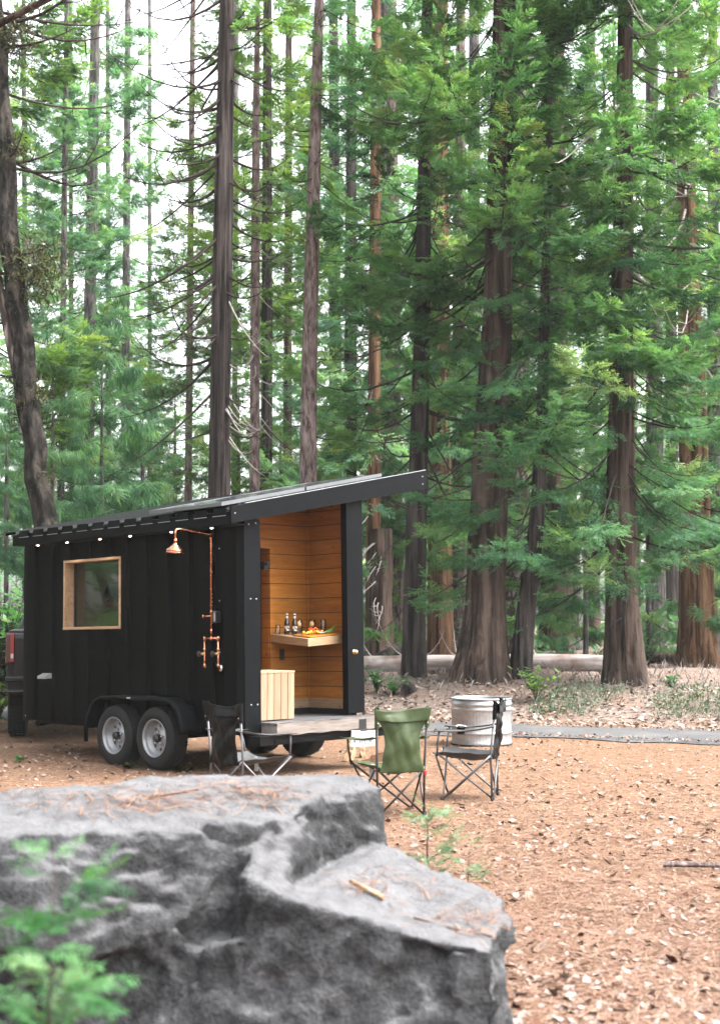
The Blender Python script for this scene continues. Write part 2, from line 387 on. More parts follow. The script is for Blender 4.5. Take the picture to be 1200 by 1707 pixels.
# ================================================================= litter (uncountable: one object each)
def leaf_template(rng, lobes):
    n = 12; P = [(0, 0, 0)]
    for j in range(n):
        a = 2 * math.pi * j / n
        r = .5 * (.62 + .38 * abs(math.cos(a * lobes / 2))) * (1 + rng.uniform(-.15, .15))
        x, y = r * math.cos(a) * 1.25, r * math.sin(a) * .85
        P.append((x, y, .28 * (x * x + y * y) * rng.uniform(.2, 1.6) + .10 * abs(y)))
    T = [(0, 1 + j, 1 + (j + 1) % n) for j in range(n)]
    return np.array(P), np.array(T)
def scatter(name, mats, tmpl, pos, size, tint, rng, tilt=.35, flip=True):
    n = len(pos); Vs = []; Ts = []; As = []; off = 0
    pick = rng.integers(0, len(tmpl), n)
    for k, (TV, TT) in enumerate(tmpl):
        idx = np.where(pick == k)[0]
        if not len(idx): continue
        m = len(idx); yaw = rng.uniform(0, 2 * np.pi, m); tx = rng.normal(0, tilt, m); ty = rng.normal(0, tilt, m)
        cy, sy = np.cos(yaw), np.sin(yaw)
        p = TV[None] * size[idx][:, None, None]
        z = p[..., 2] + p[..., 0] * tx[:, None] + p[..., 1] * ty[:, None]
        x = p[..., 0] * cy[:, None] - p[..., 1] * sy[:, None]; y = p[..., 0] * sy[:, None] + p[..., 1] * cy[:, None]
        W = np.stack([x, y, z], -1) + pos[idx][:, None]
        Vs.append(W.reshape(-1, 3)); Ts.append((TT[None] + (off + np.arange(m) * len(TV))[:, None, None]).reshape(-1, TT.shape[1]))
        As.append(np.repeat(tint[idx], len(TV))); off += m * len(TV)
    o = np_mesh(name, np.concatenate(Vs), np.concatenate(Ts), mats, attr=np.concatenate(As)); o['kind'] = 'stuff'
    return o
rng = np.random.default_rng(11)
LT = [leaf_template(rng, k) for k in (5, 5, 3, 7)]
n = 30000
py = 1195 + (1800 - 1195) * rng.uniform(0, 1, n) ** 1.15; px = rng.uniform(-620, 1950, n)
d = (H) / ((py - HY) / F); X = (px - 600) / F * d; Y = d
cl = .8 * np.sin(X * 1.3 + np.sin(Y * 1.1)) * np.sin(Y * 1.2 + 1) + .5 * np.sin(X * 5.1 + 2 * np.sin(Y * 3.3)) * np.sin(Y * 4.3 + X) + rng.normal(0, .55, n)
sv = (X - RD0[0]) * RDN[0] + (Y - RD0[1]) * RDN[1]
ok = (cl > -.15) & ((sv < -RW - .1) | (rng.uniform(0, 1, n) < .16)); X, Y = X[ok], Y[ok]
pos = np.stack([X, Y, gh(X, Y) + rng.uniform(.004, .02, len(X))], -1)
M['litter'] = m_attr('dead leaves', [(0, (.035, .015, .010)), (.15, (.10, .045, .026)), (.4, (.18, .115, .085)), (.7, (.25, .195, .168)), (1, (.315, .265, .245))])
scatter('leaf_litter', M['litter'], LT, pos, rng.uniform(.015, .05, len(pos)) * np.where(rng.random(len(pos)) < .12, 1.5, 1), rng.beta(1.6, 1.1, len(pos)), rng)
n = 106000
py = 1200 + 600 * rng.uniform(0, 1, n) ** .8; px = rng.uniform(-620, 1950, n)
X = (px - 600) / F * H / ((py - HY) / F); Y = H / ((py - HY) / F)
sv = (X - RD0[0]) * RDN[0] + (Y - RD0[1]) * RDN[1]; ok = sv < -RW + rng.normal(0, .4, n); X, Y = X[ok], Y[ok]
FL = []
for k in range(4):
    a_ = np.sort(rng.uniform(0, 6.28, 4)); FL.append((np.stack([np.cos(a_) * .9, np.sin(a_) * rng.uniform(.3, .6), rng.uniform(0, .35, 4)], -1), np.array([(0, 1, 2, 3)])))
M['duff'] = m_attr('duff flakes', [(0, (.022, .012, .009)), (.25, (.085, .040, .024)), (.5, (.19, .10, .060)), (.75, (.26, .18, .14)), (1, (.35, .285, .255))])
scatter('duff_flakes', M['duff'], FL, np.stack([X, Y, gh(X, Y) + rng.uniform(.003, .012, len(X))], -1), rng.uniform(.006, .022, len(X)), rng.uniform(0, 1, len(X)), rng, .25)
# second patch of litter along the far road edge and over the bank
n = 9000
l = rng.uniform(-8, 14, n); s = rng.gamma(1.5, 1.6, n) - .1
P2 = RD0 + RDD * l[:, None] + RDN * s[:, None]
pos = np.stack([P2[:, 0], P2[:, 1], gh(P2[:, 0], P2[:, 1]) + rng.uniform(.005, .05, n)], -1)
M['litter_bank'] = m_attr('pale dead leaves', [(0, (.06, .03, .02)), (.3, (.16, .11, .080)), (.6, (.27, .215, .175)), (1, (.36, .315, .265))])
scatter('bank_leaf_litter', M['litter_bank'], LT, pos, rng.uniform(.025, .085, n), rng.beta(1.6, 1.1, n), rng)
# needles and leaves drifting over both edges of the road
n = 5200; l = rng.uniform(-9, 14, n); e = rng.random(n) < .5
s = np.where(e, -RW + np.abs(rng.normal(0, .26, n)), -np.abs(rng.normal(0, .26, n))); P2 = RD0 + RDD * l[:, None] + RDN * s[:, None]
pos = np.stack([P2[:, 0], P2[:, 1], gh(P2[:, 0], P2[:, 1]) + .04], -1)
scatter('road_edge_litter', M['litter'], LT, pos, rng.uniform(.012, .05, n), rng.beta(1.2, 1.6, n), rng)
# needles
n = 162000
py = 1205 + (1800 - 1205) * rng.uniform(0, 1, n) ** .9; px = rng.uniform(-620, 1950, n)
d = H / ((py - HY) / F); X = (px - 600) / F * d; Y = d
sv = (X - RD0[0]) * RDN[0] + (Y - RD0[1]) * RDN[1]; ok = sv < -RW + rng.normal(0, .45, n); X, Y = X[ok], Y[ok]
NTm = []
for k in range(3):
    b = rng.uniform(-.12, .12); w = .012
    NTm.append((np.array([(-.5, -w, 0), (-.5, w, 0), (0, -w + b, .02), (0, w + b, .02), (.5, -w * .4, 0), (.5, w * .4, 0)]), np.array([(0, 2, 3, 1), (2, 4, 5, 3)])))
pos = np.stack([X, Y, gh(X, Y) + rng.uniform(.002, .016, len(X))], -1)
M['needle'] = m_attr('fallen pine needles', [(0, (.045, .020, .012)), (.3, (.145, .072, .043)), (.65, (.24, .146, .100)), (1, (.35, .25, .19))])
scatter('pine_needles', M['needle'], NTm, pos, rng.uniform(.10, .22, len(pos)), rng.beta(1.6, 1.4, len(pos)), rng, .05)
# low green ground cover on the bank beyond the road
n = 15000
l = rng.uniform(1.2, 14, n); s = .9 + rng.gamma(2.0, .62, n)
patch = np.sin(l * 1.5) + np.sin(l * 3.7 + 1) * .6 + np.sin(s * 2 + l) * .5
ok = patch + rng.normal(0, .35, n) > -.55; l, s = l[ok], s[ok]
P2 = RD0 + RDD * l[:, None] + RDN * s[:, None]
blade = [(np.array([(0, -.12, 0), (.35, -.25, .35), (1, 0, .5), (.35, .25, .35)]), np.array([(0, 1, 2, 3)])), (np.array([(0, -.1, 0), (.1, -.2, .5), (.3, 0, 1.1), (.1, .2, .5)]), np.array([(0, 1, 2, 3)]))]
pos = np.stack([P2[:, 0], P2[:, 1], gh(P2[:, 0], P2[:, 1]) + rng.uniform(0, .10, len(l))], -1)
M['cover'] = m_leaf('ground cover leaves', [(0, (.02, .04, .024)), (.4, (.050, .085, .052)), (.75, (.095, .14, .085)), (1, (.19, .23, .14))], .3)
scatter('ground_cover', M['cover'], blade, pos, rng.uniform(.03, .075, len(l)), rng.beta(2, 2, len(l)), rng, .3)
# sparse dry grass and twigs between the bank and the big trees
n = 9000
l = rng.uniform(-6, 15, n); s = rng.uniform(1.5, 14, n)
P2 = RD0 + RDD * l[:, None] + RDN * s[:, None]
stalk = [(np.array([(0, -.02, 0), (0, .02, 0), (.25, .015, .6), (.6, 0, .9)]), np.array([(0, 1, 2, 3)])), (np.array([(0, -.025, 0), (0, .025, 0), (.9, .02, .12), (.9, -.02, .12)]), np.array([(0, 1, 2, 3)]))]
pos = np.stack([P2[:, 0], P2[:, 1], gh(P2[:, 0], P2[:, 1])], -1)
M['dry'] = m_attr('dry stalks', [(0, (.07, .052, .044)), (.5, (.19, .155, .135)), (1, (.31, .275, .25))])
scatter('dry_stalks', M['dry'], stalk, pos, rng.uniform(.06, .22, n), rng.uniform(0, 1, n), rng, .4)
# ================================================================= trees
def spray(rng, kind):
    V = []; Q = []
    def leaf(ox, oy, oz, ang, ln, w, dz):
        b = len(V); ca, sa = math.cos(ang), math.sin(ang)
        for u, v in ((0, 0), (.45, -w), (1, 0), (.45, w)):
            V.append((ox + ca * u * ln - sa * v * ln, oy + sa * u * ln + ca * v * ln, oz + dz * u * ln + rng.uniform(-.02, .02)))
        Q.append((b, b + 1, b + 2, b + 3))
    if kind == 'cedar':
        for i in range(8):
            x = .06 + .115 * i
            for sg in (-1, 1):
                leaf(x, 0, -.10 * x * x, sg * R(rng.uniform(28, 55)), (.46 * (1 - .6 * x) + .05) * rng.uniform(.7, 1.25), .115, rng.uniform(-.35, .15))
        leaf(.9, 0, -.09, rng.uniform(-.1, .1), .28, .2, 0)
    elif kind == 'fir':
        for i in range(9):
            x = .05 + .105 * i
            for sg in (-1, 1):
                leaf(x, 0, -.08 * x, sg * R(rng.uniform(45, 65)), (.34 * (1 - .55 * x) + .04) * rng.uniform(.7, 1.2), .11, rng.uniform(-.5, .05))
        leaf(.85, 0, -.07, 0, .3, .12, 0)
    else:   # hanging strands
        for i in range(8):
            x = .05 + .12 * i
            for sg in (-1, 1):
                leaf(x, 0, 0, sg * R(rng.uniform(30, 80)), rng.uniform(.35, .6) * (1 - .4 * x), .075, rng.uniform(-2.2, -.7))
        leaf(.8, 0, 0, 0, .4, .12, -.3)
    return np.array(V), np.array(Q)
_r = np.random.default_rng(3)
SPR = {k: [spray(_r, k) for _ in range(5)] for k in ('cedar', 'fir', 'hang')}
def norm(a): return a / np.maximum(np.linalg.norm(a, axis=-1, keepdims=True), 1e-9)
def crown_arrays(seed, axis, trad, zlo, zhi, Lf, nl, ns, size, kind, elev=(-10, 25), droop=.35, upc=.25, az=None, bare=.25, limb_r=.011, dens=None, clump=.20):
    """limbs leave the trunk axis between zlo and zhi; leaf sprays hang along them. Returns verts, quads, material index, tint"""
    rng = np.random.default_rng(seed)
    LV, LQ, org, dr, sc, tn = [], [], [], [], [], []
    nb = 0
    for i in range(nl):
        u = rng.uniform(0, 1)
        if dens: u = u ** dens
        z = zlo + (zhi - zlo) * u
        a = rng.uniform(az[0], az[1]) if az else rng.uniform(0, 2 * np.pi)
        L = Lf(z) * rng.uniform(.55, 1.15)
        e = R(rng.uniform(*elev)); h = np.array([math.cos(a), math.sin(a), 0])
        ax = np.array([*axis(z), z]) + h * trad(z) * .8
        te = math.tan(e); dp = droop * rng.uniform(.6, 1.3); up = upc * rng.uniform(.3, 1.4); sw = rng.normal(0, .18)
        side = np.array([-h[1], h[0], 0])
        def P(t_):
            t_ = np.asarray(t_, float)
            return ax + h * (L * t_)[..., None] + side * (L * sw * t_ * t_)[..., None] + np.array([0, 0, 1]) * (L * (te * t_ - dp * t_ * (1.6 - .6 * t_) + up * t_ ** 3))[..., None]
        # limb tube (3 sided)
        ts = np.linspace(0, .96, 7); pts = P(ts); r = max(min(.010, .02 * L), L * limb_r) * (1.06 - ts)
        ring = []
        for k in range(3):
            q = 2 * np.pi * k / 3
            ring.append(pts + side * (math.cos(q) * r)[:, None] + np.array([0, 0, 1]) * (math.sin(q) * r)[:, None])
        LV.append(np.stack(ring, 1).reshape(-1, 3))
        for s_ in range(6):
            for k in range(3):
                k2 = (k + 1) % 3; LQ.append((nb + s_ * 3 + k, nb + s_ * 3 + k2, nb + s_ * 3 + 3 + k2, nb + s_ * 3 + 3 + k))
        nb += 21
        m = max(3, int(ns * (L / max(Lf(zlo), Lf(zhi), Lf((zlo + zhi) / 2))) ** 1.2))
        tt = bare + (1 - bare) * rng.uniform(0, 1, m) ** .8
        p = P(tt); tang = norm(P(np.minimum(tt + .05, 1.05)) - P(tt - .02))
        sg = rng.choice([-1, 1], m); v = rng.uniform(0, 1, m)
        w = (.34 * (1.15 - tt)) * L * v
        p = p + side * (sg * w)[:, None] + tang * (w * .6)[:, None] - np.array([0, 0, 1]) * (w * .25 + rng.exponential(.05, m) * L * .35)[:, None]
        dd = norm(tang * .7 + side * (sg * (.25 + .8 * v))[:, None] + rng.normal(0, .22, (m, 3)) + np.array([0, 0, -.15]))
        org.append(p); dr.append(dd); sc.append(size * rng.uniform(.6, 1.25, m)); 
        tn.append(np.clip(rng.normal(.42, .13, m) + rng.normal(0, clump) + .18 * (tt - .6), 0, 1))
    org = np.concatenate(org); dr = np.concatenate(dr); sc = np.concatenate(sc); tn = np.concatenate(tn)
    n = len(org); upv = norm(np.array([0, 0, 1.0]) + rng.normal(0, .45, (n, 3)))
    yv = norm(np.cross(upv, dr)); zv = np.cross(dr, yv)
    B = np.stack([dr, yv, zv], 1)          # rows are the local axes
    Vs = [np.concatenate(LV)]; Qs = [np.array(LQ)]; mi = [np.zeros(len(LQ), int)]; As = [np.full(len(Vs[0]), .2)]; off = len(Vs[0])
    pick = rng.integers(0, 5, n)
    for k, (TV, TQ) in enumerate(SPR[kind]):
        idx = np.where(pick == k)[0]; m = len(idx)
        W = np.einsum('vc,ncd->nvd', TV, B[idx]) * sc[idx][:, None, None] + org[idx][:, None]
        Vs.append(W.reshape(-1, 3)); Qs.append((TQ[None] + (off + np.arange(m) * len(TV))[:, None, None]).reshape(-1, 4))
        mi.append(np.ones(m * len(TQ), int)); off += m * len(TV)
        As.append(np.clip(np.repeat(tn[idx], len(TV)) + rng.normal(0, .05, m * len(TV)), 0, 1))
    return np.concatenate(Vs), np.concatenate(Qs), np.concatenate(mi), np.concatenate(As)
def trunk_mesh(name, P, Rr, mat, parent, seed, ridge=.05, nridge=9, flare=0, n=30, step=.3):
    P = np.array(P, float); Rr = np.array(Rr, float)
    d = np.r_[0, np.cumsum(np.linalg.norm(np.diff(P, axis=0), axis=1))]
    m = max(6, int(d[-1] / step)); q = np.unique(np.r_[np.linspace(0, min(1.2, d[-1] * .2), 7), np.linspace(0, d[-1], m)])
    C = np.stack([np.interp(q, d, P[:, k]) for k in range(3)], -1); r = np.interp(q, d, Rr)
    rng = np.random.default_rng(seed); th = np.linspace(0, 2 * np.pi, n, endpoint=False)
    ph = rng.uniform(0, 6.28, 8); Rm = np.ones((len(q), n))
    wob = .35 * np.sin(q * .7 + ph[0])[:, None]
    Rm += ridge * np.sin(nridge * th + ph[1] + wob * 3) + ridge * .7 * np.sin((nridge * 2 - 3) * th + ph[2] - wob * 5) + ridge * .5 * np.sin(3 * th + ph[3] + q[:, None] * .25)
    Rm += rng.normal(0, ridge * .35, Rm.shape)
    if flare:
        fz = np.exp(-q / .42)[:, None]; Rm += flare * fz * (.55 + .45 * np.sin(5 * th + ph[4])) 
    rr = r[:, None] * Rm
    V = np.stack([C[:, None, 0] + rr * np.cos(th), C[:, None, 1] + rr * np.sin(th), np.repeat(C[:, 2:3], n, 1)], -1)
    V[0, :, 2] -= .35
    I = np.arange(len(q) * n).reshape(len(q), n); J = np.roll(I, -1, 1)
    Q = np.stack([I[:-1], J[:-1], J[1:], I[1:]], -1).reshape(-1, 4)
    return np_mesh(name, V.reshape(-1, 3), Q, mat, parent, smooth=True)
def dead_branch(mb, rng, p0, az, L, r, up=.5, drop=.3, twigs=4, mi=0):
    h = Vector((math.cos(az), math.sin(az), 0)); s = Vector((-h.y, h.x, 0)); sw = rng.normal(0, .25)
    pts = [Vector(p0) + h * (L * t) + s * (L * sw * t * t) + Vector((0, 0, L * (-drop * t * 1.6 + up * t ** 2.3))) for t in (0, .15, .32, .5, .68, .85, 1)]
    mb.tube(pts, [r, r * .9, r * .75, r * .6, r * .45, r * .32, r * .15], 5, mi)
    for k in range(twigs):
        i = rng.integers(2, 6); b = pts[i]; d = (h * rng.uniform(.1, .8) + s * rng.choice([-1, 1]) * rng.uniform(.4, 1) + Vector((0, 0, rng.uniform(-.2, .8))))
        l2 = L * rng.uniform(.15, .4); q = b + d * l2 * .5 + Vector((0, 0, -.06 * l2))
        mb.tube([b, q, b + d * l2 + Vector((0, 0, rng.uniform(-.05, .2) * l2))], [r * .4, r * .28, r * .1], 4, mi)
def trunk_path(base, pix, Y, top, rpx):
    """pix: photo pixels up the trunk; returns points relative to base and radii, extended to height top"""
    P = [np.array(base)]; Rr = [rpx[0] / 2 * Y / F]
    for (px, py), w in zip(pix, rpx[1:]):
        P.append(at(px, py, Y)); Rr.append(w / 2 * Y / F)
    d = P[-1] - P[-2]; d = d / max(d[2], .1); zt = top - P[-1][2]
    if zt > 1:
        P.append(P[-1] + d * zt); Rr.append(Rr[-1] * .25)
    P = np.array(P); return P - P[0], Rr
PROTO = {}
def leaf_mats(lf, bark='twig'): return [M[bark], M[lf]]
def tree(name, label, cat, basepx, pix, rpx, bark, top=26, ridge=.05, nridge=9, flare=.35, crown=None, group=None, base=None, deads=(), seed=1):
    b = np.array(base if base is not None else gpt(*basepx)); b[2] = float(gh(b[0], b[1]))
    P, Rr = trunk_path(b, pix, b[1], top, rpx)
    root = empty(name, tuple(b), label=label, cat=cat, group=group)
    trunk_mesh('trunk', P, Rr, M[bark], root, seed, ridge, nridge, flare)
    ax = lambda z: (float(np.interp(z, P[:, 2], P[:, 0])), float(np.interp(z, P[:, 2], P[:, 1])))
    tr = lambda z: float(np.interp(z, P[:, 2], Rr))
    for cr in (crown if isinstance(crown, list) else [crown] if crown else []):
        cr = dict(cr); lf = cr.pop('leaf', 'leaf_cedar')
        Vv, Qq, mi, tn = crown_arrays(seed=seed * 7 + 1, axis=ax, trad=tr, **cr)
        np_mesh('crown', Vv, Qq, leaf_mats(lf), root, attr=tn, mi=mi)
    rng = np.random.default_rng(seed + 99)
    for (z0, z1, n, L, r, mt, azr, up, drop) in deads:
        for k in range(n):
            z = rng.uniform(z0, z1); a = rng.uniform(*azr); mb = MB()
            x, y = ax(z); rr = tr(z) * .85
            dead_branch(mb, rng, (x + rr * math.cos(a), y + rr * math.sin(a), z), a, L * rng.uniform(.5, 1.25), r * rng.uniform(.7, 1.2), up * rng.uniform(.4, 1.4), drop * rng.uniform(.4, 1.4), int(rng.integers(2, 6)))
            mb.build('bare_branch', M[mt], root, fix=False)
    return root
# ---- big cedars on the right (crowns of their own)
cone = lambda z0, z1, L0, L1: (lambda z: L0 + (L1 - L0) * min(1, max(0, (z - z0) / (z1 - z0))))
ALL = (0, 6.283)
tree('incense_cedar', 'thickest brown cedar, deeply furrowed and flared at its base, standing on a needle mound', 'tree', (801, 1131),
     [(808, 1000), (815, 800), (829, 500), (834, 250), (841, 0)], (88, 66, 60, 48, 42, 37), 'bark_cedar', 27, .05, 11, .45,
     [dict(leaf='leaf_cedar', zlo=6.3, zhi=17.5, Lf=cone(5, 25, 3.4, 1.2), nl=82, ns=135, size=.31, kind='cedar', elev=(-15, 20), droop=.45, upc=.5),
      dict(leaf='leaf_cedar', zlo=8.0, zhi=13.0, Lf=lambda z: 1.7, nl=8, ns=95, size=.30, kind='cedar', az=(3.8, 5.7), elev=(-15, 15), droop=.5, upc=.3, bare=.1),
      dict(leaf='leaf_cedar', zlo=2.6, zhi=6.0, Lf=lambda z: 1.3, nl=7, ns=22, size=.40, kind='cedar', elev=(-25, 10), droop=.5, upc=.4)],
     deads=[(1.8, 4.5, 5, 1.6, .02, 'twig', (2.6, 3.9), .2, .4), (7, 15, 12, 2.6, .035, 'twig', ALL, .6, .5)], seed=2)
tree('incense_cedar', 'dark slender cedar trunk just right of the open trailer end, with feathery green sprays', 'tree', (690, 1128),
     [(691, 1000), (700, 700), (705, 500), (708, 250), (712, 0)], (40, 36, 30, 26, 22, 18), 'bark_dark', 24, .05, 10, .25,
     [dict(leaf='leaf_cedar', zlo=4.6, zhi=17.5, Lf=cone(4, 23, 2.9, 1.0), nl=72, ns=115, size=.30, kind='cedar', elev=(-20, 20), droop=.45, upc=.5),
      dict(leaf='leaf_cedar', zlo=1.5, zhi=4.6, Lf=lambda z: 1.4, nl=8, ns=26, size=.38, kind='cedar', elev=(-30, 0), droop=.5, upc=.4)],
     deads=[(4, 13, 10, 1.8, .028, 'twig', ALL, .5, .5)], seed=3)
tree('young_cedar', 'dark narrow trunk leaning right out of the needle mound, drooping limbs dense with foliage', 'tree', (866, 1131),
     [(878, 1000), (893, 880), (903, 700), (908, 500)], (36, 30, 25, 20, 15), 'bark_dark', 16, .04, 8, .2,
     [dict(leaf='leaf_fir', zlo=3.2, zhi=14, Lf=cone(2, 15, 2.6, .6), nl=66, ns=105, size=.30, kind='fir', elev=(-25, 15), droop=.45, upc=.35),
      dict(leaf='leaf_fir', zlo=2.2, zhi=3.2, Lf=lambda z: 2.2, nl=10, ns=30, size=.36, kind='fir', elev=(-20, 5), droop=.5, upc=.5, bare=.5)], seed=4)
tree('incense_cedar', 'furrowed cedar with flared shredded base beside the fallen log, light green boughs hanging over it', 'tree', (1041, 1140),
     [(1036, 1000), (1034, 800), (1036, 500), (1040, 250), (1042, 0)], (66, 52, 44, 34, 28, 22), 'bark_cedar', 24, .06, 9, .4,
     [dict(leaf='leaf_fir', zlo=2.2, zhi=9, Lf=cone(1, 9, 2.5, 1.9), nl=74, ns=105, size=.30, kind='fir', elev=(-20, 15), droop=.5, upc=.35),
      dict(leaf='leaf_cedar', zlo=5.2, zhi=14.5, Lf=lambda z: 1.8, nl=26, ns=95, size=.30, kind='cedar', az=(3.8, 5.7), elev=(-15, 15), droop=.5, upc=.3, bare=.1),
      dict(leaf='leaf_cedar', zlo=8, zhi=17.5, Lf=cone(8, 23, 3.2, 1.0), nl=66, ns=130, size=.31, kind='cedar', elev=(-10, 25), droop=.45, upc=.5)],
     deads=[(6, 15, 10, 2.6, .03, 'dead_twig', ALL, .6, .5)], seed=5)
tree('red_cedar', 'massive reddish trunk near the right edge, orange bark on its left half', 'tree', (1163, 1112),
     [(1158, 900), (1152, 600), (1145, 400), (1141, 200), (1138, 0)], (64, 52, 42, 34, 26, 20), 'bark_red', 26, .06, 9, .35,
     [dict(leaf='leaf_yellow', zlo=7.8, zhi=17.5, Lf=cone(7, 25, 3.2, 1.0), nl=52, ns=120, size=.31, kind='cedar', elev=(-15, 20), droop=.45, upc=.5),
      dict(leaf='leaf_fir', zlo=3, zhi=5.5, Lf=lambda z: 1.9, nl=12, ns=40, size=.45, kind='hang', elev=(-15, 10), droop=.4, upc=.3)],
     deads=[(6.5, 15, 16, 2.8, .035, 'dead_twig', (2.6, 6.0), .7, .7)], seed=6)
tree('fir_tree', 'straight pale grey trunk at the right edge of the picture', 'tree', (1192, 1100),
     [(1191, 850), (1189, 560), (1188, 300), (1187, 0)], (28, 26, 22, 18, 14), 'bark_grey', 27, .03, 7, .15,
     [dict(leaf='leaf_cedar', zlo=8.5, zhi=18, Lf=cone(8, 26, 2.8, 1), nl=38, ns=100, size=.31, kind='cedar', elev=(-15, 20), droop=.4, upc=.4)], seed=7)
# ---- left and centre
tree('dead_limbed_cedar', 'tall dark grey trunk behind the trailer roof, bristling with bare curved branches', 'tree', (360, 1172),
     [(363, 1000), (366, 800), (369, 550), (372, 350), (376, 150), (379, 0)], (44, 38, 35, 33, 32, 28, 25), 'bark_grey' if 0 else 'bark_dark', 24, .05, 9, .25,
     [dict(leaf='leaf_cedar', zlo=11, zhi=23, Lf=cone(11, 23, 2.6, 1), nl=16, ns=26, size=.42, kind='cedar', elev=(-20, 15), droop=.4, upc=.4, bare=.55)],
     deads=[(5.0, 14.5, 46, 1.7, .030, 'twig', (2.4, 4.3), .55, .5), (5.0, 14.5, 26, 1.1, .027, 'twig', (-1.2, 1.0), .5, .4), (4.6, 9.5, 9, .75, .016, 'dead_twig', (5.3, 6.5), .9, .9)], seed=8)
tree('pine_tree', 'pinkish straight pine trunk right of the dark branchy one, with short broken stubs', 'tree', (511, 1130),
     [(513, 850), (516, 600), (523, 300), (532, 0)], (34, 30, 26, 22, 15), 'bark_pink', 27, .02, 7, .15,
     [dict(leaf='leaf_yellow', zlo=14, zhi=26, Lf=cone(14, 26, 2.2, .8), nl=24, ns=24, size=.45, kind='hang', elev=(-10, 25), droop=.3, upc=.3, bare=.5)],
     deads=[(4.5, 17, 34, .55, .014, 'twig', ALL, .3, .2), (9, 17, 14, 2.0, .014, 'twig', ALL, .3, .4)], seed=9)
tree('pine_tree', 'thin brown trunk between the dark branchy trunk and the pinkish pine', 'tree', (423, 1125),
     [(424, 815), (425, 600), (426, 400), (427, 200), (430, 0)], (19, 17, 16, 15, 12, 8), 'bark_pink', 22, .03, 7, .15,
     [dict(leaf='leaf_yellow', zlo=7.5, zhi=21, Lf=cone(7, 21, 1.7, .7), nl=70, ns=26, size=.42, kind='cedar', elev=(-15, 20), droop=.35, upc=.4)],
     deads=[(4.5, 9, 10, .9, .013, 'dead_twig', ALL, .4, .7)], seed=10)
tree('mossy_oak', 'crooked black mossy trunk leaning left beside the trailer front', 'tree', (104, 1195),
     [(92, 960), (78, 880), (72, 840), (58, 790), (60, 740), (46, 680), (40, 620), (42, 570), (27, 510), (24, 450), (12, 380), (16, 300), (10, 230), (2, 150), (3, 80), (-8, 0), (-14, -120)], (46, 41, 37, 40, 35, 38, 34, 37, 33, 35, 30, 33, 28, 30, 26, 24, 22, 18), 'bark_moss', 13, .10, 5, .2,
     deads=[(9.0, 12.5, 7, 2.2, .035, 'twig', (-.8, 1.0), .5, .1), (5, 12, 9, 1.2, .03, 'twig', ALL, .5, 0)], seed=11)
# ---- rows behind: each tree has its own trunk; the crowns come from shared shapes, turned and scaled
def proto(key, leaf, **kw):
    Vv, Qq, mi, tn = crown_arrays(axis=lambda z: (0, 0), trad=lambda z: .15, **kw)
    o = np_mesh('crown', Vv, Qq, leaf_mats(leaf), None, attr=tn, mi=mi)
    PROTO[key] = o.data; bpy.data.objects.remove(o)
proto('dense', 'leaf_cedar', seed=21, zlo=5, zhi=23, dens=1.2, Lf=cone(5, 27, 3.6, 1.0), nl=60, ns=74, size=.42, kind='cedar', elev=(-15, 20), droop=.4, upc=.45)
proto('dense2', 'leaf_cedar', seed=22, zlo=7, zhi=24, dens=1.2, Lf=cone(6, 28, 3.2, 1.2), nl=56, ns=74, size=.42, kind='fir', elev=(-15, 20), droop=.4, upc=.4)
proto('lacy', 'leaf_haze', seed=23, zlo=4, zhi=25, Lf=cone(6, 29, 3.0, .9), nl=105, ns=58, size=.46, kind='cedar', elev=(-15, 20), droop=.4, upc=.4)
proto('yellow', 'leaf_yellow', seed=24, zlo=4, zhi=23, Lf=cone(5, 24, 2.5, .9), nl=100, ns=54, size=.44, kind='cedar', elev=(-15, 25), droop=.35, upc=.4)
proto('droop', 'leaf_fir', seed=25, zlo=.8, zhi=10, Lf=cone(.8, 10, 2.1, .3), nl=80, ns=34, size=.44, kind='hang', elev=(-15, 15), droop=.45, upc=.15)
proto('young', 'leaf_yellow', seed=26, zlo=.5, zhi=8, Lf=cone(.5, 8, 1.9, .3), nl=70, ns=30, size=.42, kind='cedar', elev=(0, 40), droop=.35, upc=.3)
